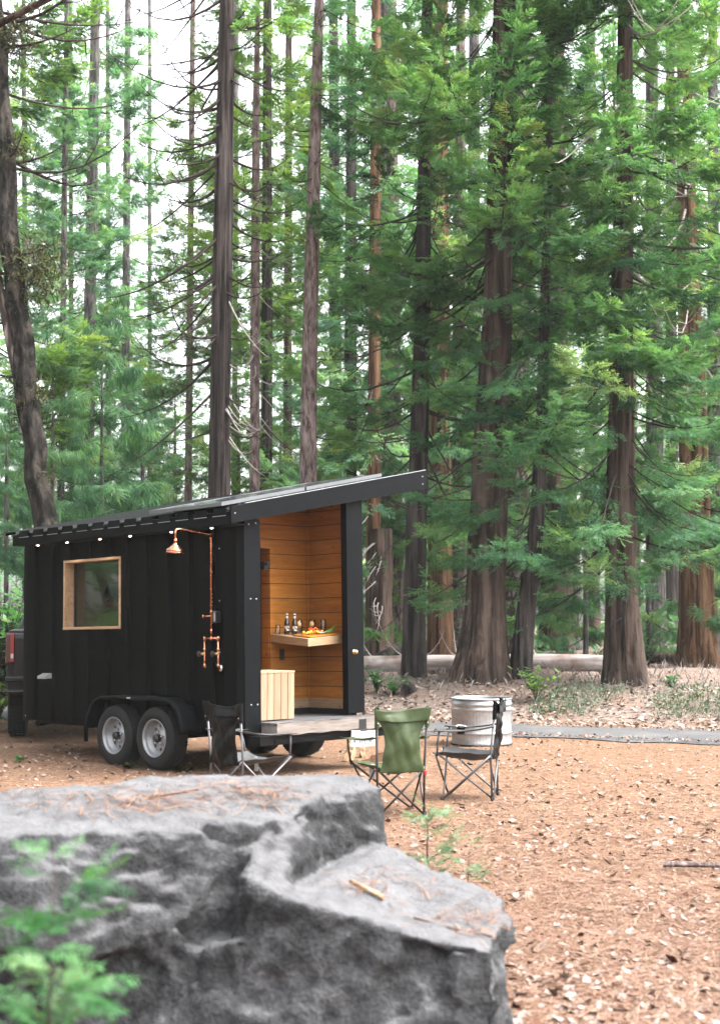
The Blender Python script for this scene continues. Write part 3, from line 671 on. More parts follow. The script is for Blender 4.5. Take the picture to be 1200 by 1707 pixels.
ROWS = [
 # label, x at the foot, x at the top edge, distance, trunk px, bark, crown, scale, rot
 ('broad blurred trunk far left, pale green lacy crown against the sky', 142, 160, 42, 22, 'bark_grey', 'lacy', 1.0, .3),
 ('very thin straight trunk left of the broad blurred one, among drooping young firs', 100, 112, 34, 11, 'bark_grey', 'lacy', .62, 2.0),
 ('yellow green tree overhanging the top left corner, its trunk out of view', -45, -40, 33, 24, 'bark_cedar', 'yellow', 1.25, 1.2),
 ('thin trunk with pale lacy crown between the broad blurred trunk and the dark branchy one', 207, 214, 50, 14, 'bark_grey', 'lacy', .85, 4.0),
 ('thin pinkish trunk with bleached curly twigs beside the dark branchy trunk', 312, 322, 40, 12, 'bark_pink', 'yellow', .7, 3.3),
 ('dark trunk half hidden behind the thin brown one', 444, 446, 40, 20, 'bark_dark', 'yellow', .95, .9),
 ('yellow green tree filling the gap left of the pinkish pine', 478, 482, 54, 15, 'bark_cedar', 'yellow', 1.05, 2.4),
 ('dark trunk close on the right of the pinkish pine, above the roof', 583, 586, 44, 22, 'bark_dark', 'dense', .82, 1.7),
 ('reddish slim trunk rising behind the broken snag', 622, 627, 36, 22, 'bark_red', 'lacy', .9, .2),
 ('pinkish trunk between the broken snag and the slender dark cedar', 660, 652, 45, 24, 'bark_pink', 'dense2', .9, 3.9),
 ('rotten orange streaked trunk right behind the slender dark cedar', 733, 733, 39, 36, 'bark_red', 'dense', .85, 5.5),
 ('pinkish brown trunk left of the thickest cedar, behind the log', 764, 768, 44, 22, 'bark_pink', 'dense2', .8, 2.8),
 ('smooth grey trunk touching the left side of the thickest cedar', 789, 790, 47, 24, 'bark_grey', 'dense', 1.0, 4.6),
 ('pale trunk with big bark plates between the thickest cedar and the leaning one', 853, 872, 42, 44, 'bark_plate', 'dense2', .95, .6),
 ('wide brown trunk in the dim wood right of the leaning one', 927, 922, 50, 46, 'bark_cedar', 'dense', 1.1, 1.1),
 ('slanting trunk crossing the wide brown one in the dim wood', 962, 912, 51, 17, 'bark_grey', 'dense2', .8, 5.0),
 ('dim straight trunk left of the furrowed cedar with shredded base', 986, 984, 55, 22, 'bark_cedar', 'dense', 1.15, 2.2),
 ('thinnest dim trunk behind the log, nearest the leaning cedar', 905, 908, 60, 15, 'bark_grey', 'dense2', 1.1, 3.1),
 ('grey brown trunk between the furrowed cedar and the massive reddish one', 1092, 1085, 44, 28, 'bark_grey', 'dense', .95, 3.6),
 ('dark distant trunk left of the massive reddish one', 1120, 1116, 58, 20, 'bark_dark', 'dense2', 1.2, .1),
 ('dense green tree just beyond the right edge of the picture', 1290, 1285, 40, 34, 'bark_cedar', 'dense', 1.05, 1.9),
 ('pale lacy tree at the left edge behind the crooked mossy trunk', 45, 40, 47, 10, 'bark_grey', 'lacy', .85, 2.7),
 ('yellow green tree left of the broad blurred trunk, set far back', 120, 118, 57, 9, 'bark_cedar', 'yellow', 1.1, 5.6),
 ('soft green tree filling the space behind the bluish young fir', 182, 180, 60, 9, 'bark_grey', 'lacy', .72, .8),
 ('small crowned tree behind the bright young tree, under the bare limbs', 250, 250, 62, 8, 'bark_grey', 'yellow', .72, 3.5),
 ('tree right behind the dark branchy trunk, pale feathery crown', 390, 395, 58, 10, 'bark_grey', 'lacy', .95, 4.9),
 ('tree whose crown closes the gap above the awning tip', 560, 556, 60, 22, 'bark_dark', 'lacy', 1.15, 1.0),
 ('tree with a dark crown behind the slender cedar, upper middle', 640, 640, 58, 22, 'bark_dark', 'dense', 1.15, 2.9),
]
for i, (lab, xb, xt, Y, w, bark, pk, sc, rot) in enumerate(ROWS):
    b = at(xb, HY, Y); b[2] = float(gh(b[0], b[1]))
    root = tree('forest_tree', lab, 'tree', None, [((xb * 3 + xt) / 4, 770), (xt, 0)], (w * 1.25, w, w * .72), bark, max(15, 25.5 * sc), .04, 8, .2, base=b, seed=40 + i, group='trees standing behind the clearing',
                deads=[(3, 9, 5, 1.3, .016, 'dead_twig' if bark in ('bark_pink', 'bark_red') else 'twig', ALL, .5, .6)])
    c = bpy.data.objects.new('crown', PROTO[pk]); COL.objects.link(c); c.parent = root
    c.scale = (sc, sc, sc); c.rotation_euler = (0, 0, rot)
for i, (x, y, pk, rot) in enumerate([(-15, 19, 'dense', .4), (-20, 24, 'dense2', 2.1), (-13.5, 23.5, 'droop', 1.0), (-24, 19, 'dense', 4.4), (-17, 15.5, 'dense2', 5.2), (-10.5, 20.5, 'dense', 3.0)]):
    root = tree('forest_tree', ['nearest green tree out of frame on the left', 'second green tree out of frame on the left', 'drooping young fir out of frame on the left', 'farthest green tree out of frame on the left', 'green tree out of frame beside the boulder side of the clearing', 'dense cedar out of frame, closest to the truck'][i], 'tree', None, [(-900, 500)], (30, 22), 'bark_cedar', 26, .04, 8, .2, base=(x, y, 0), seed=130 + i, group='trees standing behind the clearing')
    c = bpy.data.objects.new('crown', PROTO[pk]); COL.objects.link(c); c.parent = root; c.rotation_euler = (0, 0, rot); c.location = (0, 0, -3 if pk != 'droop' else 0)
YOUNG = [
 ('young fir with drooping sprays below the thin trunk at far left', 88, 31, 'droop', .80, .4), ('bluish green young fir with hanging sprays behind the trailer front', 170, 33, 'droop', .95, 2.2),
 ('young fir leaning over the left end of the roof', 238, 37, 'droop', .78, 4.0), ('bright young tree behind the middle of the roof', 292, 44, 'young', 1.0, 1.0),
 ('yellow green young tree right of the dark branchy trunk, above the roof', 398, 42, 'young', .98, 3.0), ('small bright tree above the solar panels', 468, 46, 'young', .9, 5.0),
 ('small tree in front of the dim wood under the awning tip', 640, 45, 'young', .85, 2.0), ('low fir at the far left edge, behind the bush', 12, 29, 'droop', .62, 5.2),
 ('young fir between the leaning cedar and the furrowed one', 975, 38, 'droop', .72, 3.2), ('young fir below the grey brown trunk on the right', 1080, 41, 'droop', .70, 1.3),
 ('soft young fir by the right picture edge', 1262, 34, 'droop', .8, .8), ('small yellow green tree low behind the pinkish pine', 545, 50, 'young', 1.1, 4.4)]
for i, (lab, x, Y, pk, sc, rot) in enumerate(YOUNG):
    b = at(x, HY, Y); b[2] = float(gh(b[0], b[1]))
    root = tree('young_tree', lab, 'young tree', None, [(x, 800)], (9, 7), 'bark_grey', 9 * sc, .02, 5, .1, base=b, seed=90 + i, group='young trees of the understorey')
    c = bpy.data.objects.new('crown', PROTO[pk]); COL.objects.link(c); c.parent = root; c.scale = (sc,) * 3; c.rotation_euler = (0, 0, rot)
# broken snag
tree('broken_snag', 'dead trunk snapped off at the top, tangled bleached twigs, right of the door post', 'dead tree', (634, 1112),
     [(633, 1000), (634, 930), (636, 882)], (44, 38, 36, 30), 'bark_cedar', 2, .12, 7, .2, seed=70,
     deads=[(1.2, 3.4, 12, .8, .014, 'dead_twig', (2.2, 5.0), -.2, .5)])
# far wood: reads as one mass, nobody could count it
rng = np.random.default_rng(77)
FV, FQ, FM, FA = [], [], [], []; off = 0
spots = []
for i in range(80):
    a = (0 + 34 * rng.uniform(0, 1)) if i < 44 else rng.uniform(-34, 0); d = rng.uniform(62, 130); spots.append((d * math.sin(R(a)), d * math.cos(R(a)), rng.uniform(.8, 1.25) * (.85 if i < 44 else .62), 330))
for i in range(22):
    a = rng.uniform(-80, -36); d = rng.uniform(50, 90); spots.append((d * math.sin(R(a)), d * math.cos(R(a)), rng.uniform(.7, 1.1), 330))
for (x, y, s, nlf) in spots:
    a_right = x > 0; z0 = float(gh(x, y, False)); hgt = 30 * s; r = (.25 if a_right else .05) * s * rng.uniform(.6, 1.3)
    th = np.linspace(0, 2 * np.pi, 6, endpoint=False)
    ring = lambda z, q: np.stack([x + q * np.cos(th), y + q * np.sin(th), np.full(6, z)], -1)
    FV.append(np.concatenate([ring(z0 - .3, r * 1.3), ring(z0 + 2, r), ring(z0 + hgt, r * .15)]))
    for k in range(2):
        for j in range(6): FQ.append((off + k * 6 + j, off + k * 6 + (j + 1) % 6, off + k * 6 + 6 + (j + 1) % 6, off + k * 6 + 6 + j)); FM.append(0)
    FA.append(np.full(18, rng.uniform(.2, .6))); off += 18
    low = rng.uniform(.8, 6); n = nlf
    q = rng.uniform(0, 1, n) ** 1.15; zz = z0 + low + (hgt - low) * q; rad = (3.4 * s * (1 - q) ** .8 + .4) * np.sqrt(rng.uniform(.05, 1, n)); an = rng.uniform(0, 2 * np.pi, n)
    o = np.stack([x + rad * np.cos(an), y + rad * np.sin(an), zz - rad * .25], -1)
    d1 = norm(np.stack([np.cos(an), np.sin(an), rng.normal(-.25, .3, n)], -1) + rng.normal(0, .3, (n, 3))) * rng.uniform(.5, 1.1, n)[:, None] * s
    d2 = norm(np.cross(d1, np.array([0, 0, 1.]) + rng.normal(0, .4, (n, 3)))) * rng.uniform(.13, .30, n)[:, None] * s
    W = np.stack([o, o + d1 * .45 - d2, o + d1, o + d1 * .45 + d2], 1).reshape(-1, 3)
    FV.append(W); FQ.extend((off + np.arange(n)[:, None] * 4 + np.arange(4)).tolist()); FM.extend([1] * n)
    FA.append(np.repeat(np.clip(rng.normal(.45, .16, n) + rng.normal(0, .1), 0, 1), 4)); off += 4 * n
# undergrowth of the far wood
n = 5000; a = R(1) * rng.uniform(-36, 36, n); d = rng.uniform(40, 110, n); x = d * np.sin(a); y = d * np.cos(a)
o = np.stack([x, y, gh(x, y, False) + rng.exponential(.45, n)], -1); d1 = norm(rng.normal(0, 1, (n, 3)) + np.array([0, 0, .6])) * rng.uniform(.3, .7, n)[:, None]
d2 = norm(np.cross(d1, rng.normal(0, 1, (n, 3)))) * .14
FV.append(np.stack([o, o + d1 * .45 - d2, o + d1, o + d1 * .45 + d2], 1).reshape(-1, 3)); FQ.extend((off + np.arange(n)[:, None] * 4 + np.arange(4)).tolist()); FM.extend([1] * n); FA.append(np.repeat(rng.uniform(.2, .8, n), 4))
g = np_mesh('far_wood', np.concatenate(FV), np.array(FQ), [M['bark_cedar'], M['leaf_haze']], attr=np.concatenate(FA), mi=FM); g['kind'] = 'stuff'

# ---- fallen log, rotten pieces, plants at the wood's edge
t = NT('bleached log'); f = t.noise(t.coord((.8, 9, 9)), 1.0, 6, .6, .5); f2 = t.noise(t.coord(), 1.6, 4)
col = t.ramp(f, [(.3, (.13, .105, .097)), (.5, (.26, .228, .22)), (.7, (.36, .325, .315))])
col = t.mix(t.ramp(f2, [(.5, (0, 0, 0)), (.68, (.8, .8, .8))]), col, (.10, .05, .03)); t.bsdf(col, .9, 0, f, .6, .03, .15); M['log'] = t.m
A = gpt(560, 1112); B = gpt(1012, 1101); B[1] = A[1] - .6; B[0] = (1012 - 600) / F * B[1]
mid = (A + B) / 2; Ld = float(np.linalg.norm((B - A)[:2])); ang = math.atan2(B[1] - A[1], B[0] - A[0])
root = empty('fallen_log', (mid[0], mid[1], float(gh(mid[0], mid[1])) + .19), (0, R(-.6), ang), 'long bleached fallen trunk lying on the ground behind the big cedars', 'log')
def logfn(nr, rr, Ln, seed, taper=.75):
    rg = np.random.default_rng(seed); mb = MB(); k = 30; ph = rg.uniform(0, 6, 6)
    def fn(u, v):
        x = (u - .5) * Ln; th = v * 2 * math.pi
        r = rr * (1 - (1 - taper) * u) * (1 + .06 * math.sin(3 * th + ph[0] + x) + .05 * math.sin(5 * th + 2.1 * x + ph[1]) + .04 * math.sin(x * 1.3 + ph[2]))
        return (x, r * math.cos(th) + .05 * math.sin(x * .8), r * math.sin(th) + .04 * math.sin(x * .6 + 1))
    mb.grid(fn, 60, 18)
    for e, xx in ((0, -.5), (1, .5)):
        c = [fn(e, j / 18) for j in range(18)]; mb.add(c, [tuple(range(18))])
    return mb
logfn(0, .225, Ld + 1.5, 4).build('trunk', M['log'], root)
rg = np.random.default_rng(8)
for k in range(7):
    x = rg.uniform(-Ld / 2, Ld / 2); mb = MB(); dead_branch(mb, rg, (x, 0, .2), rg.uniform(0, 6.28), rg.uniform(.3, .8), .016, .9, -.2, 2); mb.build('bare_branch', M['dead_twig'], root, fix=False)
def small_log(name, label, px, py, Ln, r, rz, ry, mat, seed, zoff=.8):
    b = gpt(px, py); root = empty(name, (b[0], b[1], float(gh(b[0], b[1])) + r * zoff), (0, ry, rz), label, 'log')
    logfn(0, r, Ln, seed, .85).build('trunk', M[mat], root); return root
small_log('rotten_log', 'black mossy rotten log chunk at the foot of the broken snag', 645, 1118, 1.1, .17, .5, R(-24), 'bark_moss', 5, 1.6)
small_log('cut_log', 'short log with a blackened round end among green seedlings', 681, 1157, .45, .085, R(70), 0, 'bark_moss', 6)
small_log('fallen_branch', 'bare brown stick lying on the needles at the right edge', 1185, 1452, .62, .02, R(-14), R(0), 'bark_pink', 7, .9)
small_log('rotten_log', 'dark decayed log lying behind the furrowed cedar, right of the bleached trunk', 1100, 1108, 2.6, .16, R(-8), R(2), 'bark_cedar', 9, 1.0)
def plant(name, label, base, h, spread, ns, mat, seed, leaf=.09, cat='plant', z=None):
    rg = np.random.default_rng(seed); b = np.array(base); zz = float(gh(b[0], b[1])) if z is None else z
    root = empty(name, (b[0], b[1], zz), label=label, cat=cat); mb = MB(); Vv = []; Qq = []; An = []
    for k in range(ns):
        a = rg.uniform(0, 6.28); l = h * rg.uniform(.6, 1.1); s = spread * rg.uniform(.2, 1)
        pts = [Vector((s * math.cos(a) * t_ ** 1.3, s * math.sin(a) * t_ ** 1.3, l * t_ * (1.15 - .25 * t_))) for t_ in (0, .3, .6, 1)]
        mb.tube(pts, [.008 * h + .002, .006 * h + .002, .004 * h + .001, .002], 4)
        for q in range(int(9 + 8 * rg.random())):
            t_ = rg.uniform(.2, 1.0); i = min(2, int(t_ * 3)); p = pts[i].lerp(pts[i + 1], min(1, t_ * 3 - i)); aa = rg.uniform(0, 6.28)
            d = Vector((math.cos(aa), math.sin(aa), rg.uniform(-.2, .8))).normalized() * leaf * rg.uniform(.6, 1.4); sd_ = d.cross(Vector((0, 0, 1))).normalized() * d.length * .28
            bb = len(Vv); Vv += [p, p + d * .5 - sd_, p + d, p + d * .5 + sd_]; Qq.append((bb, bb + 1, bb + 2, bb + 3)); An += [float(np.clip(rg.normal(.5, .18), 0, 1))] * 4
    mb.build('stem', M['twig'], root, fix=False)
    np_mesh('foliage', [tuple(v) for v in Vv], Qq, M[mat], root, attr=An)
    return root
plant('seedling', 'bright green feathery seedling between the trailer and the blackened log end', gpt(628, 1156), .45, .22, 12, 'leaf_sapling', 1, .10)
plant('seedling', 'broad low green seedling touching the blackened log end', gpt(656, 1158), .36, .32, 12, 'leaf_sapling', 2, .11)
plant('seedling', 'sparse pale seedling half hidden by the trailer door post', gpt(604, 1148), .5, .2, 7, 'leaf_sapling', 3, .10)
plant('shrub', 'loose green shrub at the right foot of the needle mound', gpt(893, 1170), .62, .42, 18, 'leaf_yellow', 4, .11, 'shrub')
plant('shrub', 'low bright shrub right of the furrowed cedar', gpt(1118, 1146), .32, .25, 10, 'leaf_sapling', 5, .10, 'shrub')
plant('shrub', 'green tuft growing against the foot of the furrowed cedar', gpt(1062, 1140), .42, .16, 14, 'leaf_cedar', 6, .10, 'shrub')
plant('shrub', 'dim shrub behind the furrowed cedar, beside the decayed log', gpt(1080, 1112), .9, .5, 16, 'leaf_fir', 7, .14, 'shrub')
plant('bush', 'dense bright green bush at the left edge beside the truck', at(-6, 1135, 21.5), 2.3, 1.0, 120, 'leaf_sapling', 8, .16, 'bush')
plant('bush', 'dull bush with brown stems on the left edge, in front of the bright one', at(-8, 1165, 20.3), .8, .5, 30, 'leaf_yellow', 9, .12, 'bush')
for i, (px, py, lab) in enumerate([(215, 1280, 'tiny green sprig on the needles in front of the front trailer wheel'), (310, 1283, 'flat green sprig on the needles below the rear trailer wheel'), (33, 1268, 'single green leaf cluster on the needles at the left')]):
    plant('green_sprig', lab, gp(px, py), .05 if i < 2 else .07, .22 if i < 2 else .06, 7 if i < 2 else 3, 'leaf_olive' if i < 2 else 'leaf_sapling', 20 + i, .07, 'sprig')
# needles and moss clumps on the crooked oak, and its second pale stem
oak = bpy.data.objects.get('mossy_oak')
rg = np.random.default_rng(12)
for (px, py, rad, n) in [(60, 450, .50, 1300), (22, 60, .40, 800), (48, 660, .3, 420), (20, 250, .28, 300), (66, 800, .22, 200)]:
    c = at(px, py, oak.location.y) - np.array(oak.location); o = c + rg.normal(0, 1, (n, 3)) * rad * np.array([.55, .4, .6]); d = norm(rg.normal(0, 1, (n, 3)) + np.array([0, 0, -.5])) * rg.uniform(.08, .2, n)[:, None]
    s_ = norm(np.cross(d, rg.normal(0, 1, (n, 3)))) * .014
    np_mesh('moss_clump', np.stack([o, o + d * .5 - s_, o + d, o + d * .5 + s_], 1).reshape(-1, 3), np.arange(4 * n).reshape(n, 4), M['leaf_olive'], oak, attr=np.repeat(rg.uniform(.2, 1, n), 4))['kind'] = 'stuff'
y0 = oak.location.y; P = [at(px, py, y0) - np.array(oak.location) for px, py in ((44, 690), (32, 630), (18, 570), (6, 510), (-6, 440))]
trunk_mesh('side_stem', P, [w / 2 * y0 / F for w in (22, 20, 18, 15, 12)], M['bark_plate'], oak, 31, .05, 5, 0, 16)
# ================================================================= trailer
TH, PT = R(45.9), -0.0187
TR = empty('tiny_house_trailer', (-1.185, 14.55, .03), (PT, 0, TH), 'black ribbed-steel trailer cabin with slanted roof and open pine-lined rear porch', 'camper trailer')
SL = .199
def roofz(x): return 2.79 + SL * (x + .27)      # top of the roof sheet
def ribs(L0, L1, pitch, depth, slope=.03, phase=0.0):
    """box-rib profile along one axis: list of (pos, offset)"""
    P = [(L0, 0)]; y = L0 + phase; hi = False
    while y < L1 - slope:
        if y > L0 + .005:
            P += [(y, depth if hi else 0), (y + slope, 0 if hi else depth)]
        hi = not hi; y += pitch
    P.append((L1, P[-1][1])); return P
W1, LEN = 1.73, 4.15
def ribwall(name, x, y0, y1, z0, z1, sgn, hole=None, zt=None, parent=TR):
    """vertical ribbed sheet in the plane x = const; sgn -1 ribs stand out to -x"""
    mb = MB(); P = ribs(y0, y1, .19, .045, .022)
    ys = [p[0] for p in P]; os_ = [p[1] for p in P]
    if hole:
        for hy in hole[:2]:
            off = float(np.interp(hy, ys, os_)); P += [(hy, off), (hy + 1e-4, off)]
        P.sort()
    for (a, oa), (b, ob) in zip(P[:-1], P[1:]):
        mid_ = (a + b) / 2
        spans = [(z0, z1)]
        if hole and hole[0] < mid_ < hole[1]: spans = [(z0, hole[2]), (hole[3], z1)]
        for (za, zb) in spans:
            mb.add([(x + sgn * oa, a, za), (x + sgn * ob, b, za), (x + sgn * ob, b, zb), (x + sgn * oa, a, zb)], [(0, 1, 2, 3)])
    return mb.build(name, M['black_steel'], parent, fix=False, solid=.004)
WY0, WY1, WZ0, WZ1 = 2.12, 3.28, 1.545, 2.385
ribwall('side_wall', 0, .10, LEN, .44, 2.72, -1, (WY0, WY1, WZ0, WZ1))
ribwall('side_wall', W1 + .0, .20, LEN, .44, roofz(W1) - .22, 1, (2.33, 4.02, 1.32, 2.52))  # unseen wall; its opening is added to let light into the cabin
mb = MB(); mb.prism([(-.028, .44), (W1 + .03, .44), (W1 + .03, roofz(W1) - .21), (-.028, roofz(0) - .21)], 1, LEN, LEN + .03); mb.build('front_wall', M['black_steel'], TR)
mb = MB(); mb.box(-.034, .03, LEN + .002, LEN + .036, .43, 2.6); mb.box(-.036, -.002, LEN - .06, LEN + .002, .43, 2.6); mb.build('corner_trim', M['black_trim_lit'], TR, bevel=.003)
# rear corner posts
mb = MB(); mb.box(-.036, .19, -.03, .0, .42, 2.68); mb.box(-.036, 0, .0, .10, .42, 2.68); p1 = mb.build('corner_post', M['black_trim_lit'], TR, bevel=.003)
mb = MB(); mb.box(1.50, W1 + .03, -.03, .0, .56, 2.99); mb.box(W1, W1 + .03, 0, .2, .56, 2.99); mb.box(1.50, 1.525, .0, .06, .6, 2.95); p2 = mb.build('corner_post', M['black_trim_lit'], TR, bevel=.003)
def screws(parent, pts, axis='y', r=.009):
    for p in pts:
        m2 = MB(); Mx = Matrix.Translation(p) @ (Matrix.Rotation(R(90), 4, 'X') if axis == 'y' else Matrix.Rotation(R(-90), 4, 'Y'))
        m2.lathe([(r, 0), (r * .9, .004), (r * .5, .007), (.0005, .008)], 10, 0, Mx); m2.build('screw', M['screw'], parent, fix=False)
screws(p1, [(.05, -.03, 1.83), (.13, -.03, 1.83), (.05, -.03, .72), (.14, -.03, .72), (.03, -.03, 2.62), (.13, -.03, 2.635)])
screws(TR, [(-.046, .36, 2.38), (-.046, .36, 1.82), (-.046, .36, 1.27), (-.036, .03, .72), (-.036, LEN - .03, .49)], 'x', .008)
# door knob on the right post
mb = MB(); Mx = Matrix.Translation((1.60, -.03, 1.245)) @ Matrix.Rotation(R(90), 4, 'X')
mb.lathe([(.027, 0), (.027, .004), (.010, .007), (.009, .02), (.02, .028), (.024, .036), (.02, .045), (.0005, .048)], 20, 0, Mx); mb.build('door_knob', M['brass'], TR)
# floor, deck, beam, chassis
mb = MB(); mb.box(.0, W1, .0, LEN, .44, .525); mb.build('floor', M['deck'], TR)
mb = MB(); mb.box(.19, 2.0, -.24, .0, .50, .528); mb.box(.0, W1 - .08, .0, .775, .526, .533); mb.build('deck', M['deck'], TR)
mb = MB(); mb.grid(lambda u, v: (.195 + 1.85 * u, -.27 + .03 * math.sin(u * 23) * (1 if v in (0, 1) else 0) * .2 + (0 if v < .5 else 0), .40 + .128 * v + .006 * math.sin(u * 31 + v * 3)), 40, 3)
mb.box(.195, 2.045, -.268, -.02, .402, .5); mb.grid(lambda u, v: (.195 + 1.85 * u, -.27 + .04 * v, .5265 + .004 * math.sin(u * 17)), 40, 1)
mb.build('rear_beam', M['weathered'], TR, bevel=.006)
mb = MB(); mb.box(.0, 2.0, -.22, -.05, .30, .398); mb.box(.0, 2.0, -.226, -.22, .385, .398); mb.box(.20, 1.0, -.232, -.22, .315, .355); mb.build('bumper', M['frame_steel'], TR, bevel=.006)
mb = MB()
for x in (.25, 1.45): mb.box(x, x + .08, -.05, LEN + .1, .375, .44)
for y in (.5, 1.2, 2.0, 2.8, 3.6): mb.box(.33, 1.45, y, y + .06, .38, .435)
mb.tube([(.29, LEN + .2, .37), (1.34, LEN + .75, .40)], .045, 6); mb.tube([(1.49, LEN + .2, .37), (1.38, LEN + .75, .40)], .045, 6)
mb.tube([(1.36, LEN + .72, .42), (1.42, LEN + .98, .44)], .05, 8); mb.build('chassis', M['frame_steel'], TR, bevel=.004)
mb = MB(); mb.tube([(-.02, 1.30, .34), (2.02, 1.30, .34)], .035, 10); mb.build('axle', M['frame_steel'], TR)
mb = MB(); mb.tube([(-.02, 2.05, .34), (2.02, 2.05, .34)], .035, 10); mb.build('axle', M['frame_steel'], TR)
mb = MB(); mb.tube([(1.30, LEN + .6, .42), (1.30, LEN + .6, .06)], .03, 8); mb.lathe([(.09, 0), (.09, .02), (.03, .03)], 12, 0, Matrix.Translation((1.30, LEN + .6, -.02))); mb.build('jack_stand', M['frame_steel'], TR)
# wheels (outer face towards -x for the near side)
def wheel_parts(y, x, sg):
    w = empty('wheel', (x, y, .335)); w.parent = TR; w.rotation_euler = (0, R(-90) if sg < 0 else R(90), 0)   # local +z points outwards
    mb = MB(); mb.lathe([(.205, -.10), (.225, -.112), (.27, -.116), (.315, -.108), (.334, -.085), (.343, -.06), (.345, 0), (.343, .06), (.334, .085), (.315, .108), (.27, .116), (.235, .113), (.212, .100), (.200, .09)], 56)
    for k in range(56):     # tread blocks
        a = 2 * math.pi * k / 56
        for zz in (-.078, -.04, .0, .04, .078):
            Mx = Matrix.Rotation(a + (.03 if zz in (-.04, .04) else 0), 4, 'Z') @ Matrix.Translation((.3435 - (.009 if abs(zz) > .07 else 0), 0, zz))
            mb.box(-.004, .0045, -.012, .012, -.014, .014, 0, Mx)
    mb.build('tyre', M['rubber'], w)
    mb = MB(); mb.lathe([(.203, .098), (.212, .108), (.207, .113), (.196, .10), (.186, .075), (.184, .05), (.176, .046), (.170, .02), (.160, .012)], 48)
    # disc with eight round holes
    no, ns = 8, 12; rh = .0195; rc = .128; ri, ro = .095, .162
    for k in range(no):
        a0 = 2 * math.pi * k / no; V = []; n = 24
        for j in range(n):
            t_ = 2 * math.pi * j / n; V.append((rc * math.cos(a0) + rh * math.cos(a0 + t_), rc * math.sin(a0) + rh * math.sin(a0 + t_), .018))
        for j in range(n):
            t_ = 2 * math.pi * j / n; c_, s_ = math.cos(t_), math.sin(t_); m_ = max(abs(c_), abs(s_)); u, v = c_ / m_, s_ / m_
            r_ = rc + (ro - rc) * u if u > 0 else rc + (rc - ri) * u; aa = a0 + v * math.pi / no
            V.append((r_ * math.cos(aa), r_ * math.sin(aa), .014 if r_ > rc else .022))
        mb.add(V, [(j, (j + 1) % n, n + (j + 1) % n, n + j) for j in range(n)], 0, True)
        V = []
        for j in range(n):
            t_ = 2 * math.pi * j / n
            for zz in (.018, -.02): V.append((rc * math.cos(a0) + rh * math.cos(a0 + t_), rc * math.sin(a0) + rh * math.sin(a0 + t_), zz))
        mb.add(V, [(2 * j, 2 * ((j + 1) % n), 2 * ((j + 1) % n) + 1, 2 * j + 1) for j in range(n)], 0, True)
    mb.lathe([(.095, .022), (.08, .03), (.06, .038), (.043, .040)], 32)
    mb.build('rim', M['rim'], w, fix=False)
    mb = MB(); mb.lathe([(.043, .02), (.043, .085), (.038, .095), (.02, .10), (.0005, .101)], 24)
    mb.lathe([(.16, -.03), (.16, .0), (.001, .0)], 24, 0); mb.build('hub', M['black_plastic'], w)
    for k in range(5):
        a = 2 * math.pi * k / 5; m2 = MB(); m2.lathe([(.011, .03), (.011, .058), (.006, .066), (.0005, .068)], 6, 0, Matrix.Translation((.066 * math.cos(a), .066 * math.sin(a), 0))); m2.build('lug_nut', M['chrome'], w)
for x, sg in ((-.105, -1), (2.02, 1)):
    for y in (1.28, 2.03): wheel_parts(y, x, sg)
# fender over the near wheels, and one on the far side
def fender(x0, x1):
    mb = MB(); prof = []
    for (y, z) in [(.745, .40), (.755, .47), (.79, .57), (.85, .67), (.93, .735), (1.02, .765), (1.3, .775), (1.65, .78), (2.0, .778), (2.26, .768), (2.35, .735), (2.43, .67), (2.49, .57), (2.525, .47), (2.535, .40)]: prof.append((y, z))
    n = len(prof); xs = [x0, x0 + .0, x0 + .012, x1]; V = []
    for k, (y, z) in enumerate(prof):
        cy, cz = 1.64, .35; dy, dz = cy - y, cz - z; l = math.hypot(dy, dz); dy, dz = dy / l * .035, dz / l * .035
        V += [(x0, y + dy, z + dz), (x0, y, z), (x0 + .02 * (1 if x1 > x0 else -1), y - dy * .2, z - dz * .2), (x1, y - dy * .2, z - dz * .2)]
    Fs = [(4 * k + j, 4 * k + 4 + j, 4 * k + 5 + j, 4 * k + 1 + j) for k in range(n - 1) for j in range(3)]
    mb.add(V, Fs, 0, True); return mb.build('fender', M['black_trim_lit'], TR, solid=.006)
fender(-.25, .0); fender(2.16, W1 + .03)
mb = MB(); mb.box(-.2535, -.2505, 1.66, 1.73, .762, .776); mb.build('marker_light', M['white'], TR)
# roof: ribbed sheet, eave fascia with stepped seams, rake fascia, soffit
RX0, RX1, RY0, RY1 = -.27, 2.80, -.09, 4.08
mb = MB(); P = ribs(RY0 + .02, RY1, .0, 0) if 0 else None
prof = []; y = RY0 + .03
while y < RY1 - .1:
    prof += [(y, .0), (y + .02, .036), (y + .225, .036), (y + .245, 0)]; y += .31
for (a, oa), (b, ob) in zip(prof[:-1], prof[1:]):
    mb.add([(RX0 - .02, a, roofz(RX0 - .02) - .05 + oa), (RX1, a, roofz(RX1) - .05 + oa), (RX1, b, roofz(RX1) - .05 + ob), (RX0 - .02, b, roofz(RX0 - .02) - .05 + ob)], [(0, 1, 2, 3)])
mb.build('roof', M['black_trim_lit'], TR, fix=False, solid=.006)
for k in range(13):
    y = RY0 + .03 + .31 * k
    if y + .25 < RY1:
        mb = MB(); mb.box(RX0 - .022, RX0 - .017, y + .02, y + .225, roofz(RX0) - .10, roofz(RX0) - .018); sc_ = mb.build('seam_cap', M['black_trim_lit'], TR)
        mb = MB(); mb.box(RX0 - .026, RX0 - .0225, y + .02, y + .235, roofz(RX0) - .098, roofz(RX0) - .092); mb.build('edge_strip', M['galv'], sc_)
mb = MB(); mb.box(RX0, RX0 + .025, RY0 + .02, RY1, 2.60, 2.735); mb.build('eave_fascia', M['black_trim_lit'], TR, bevel=.003)
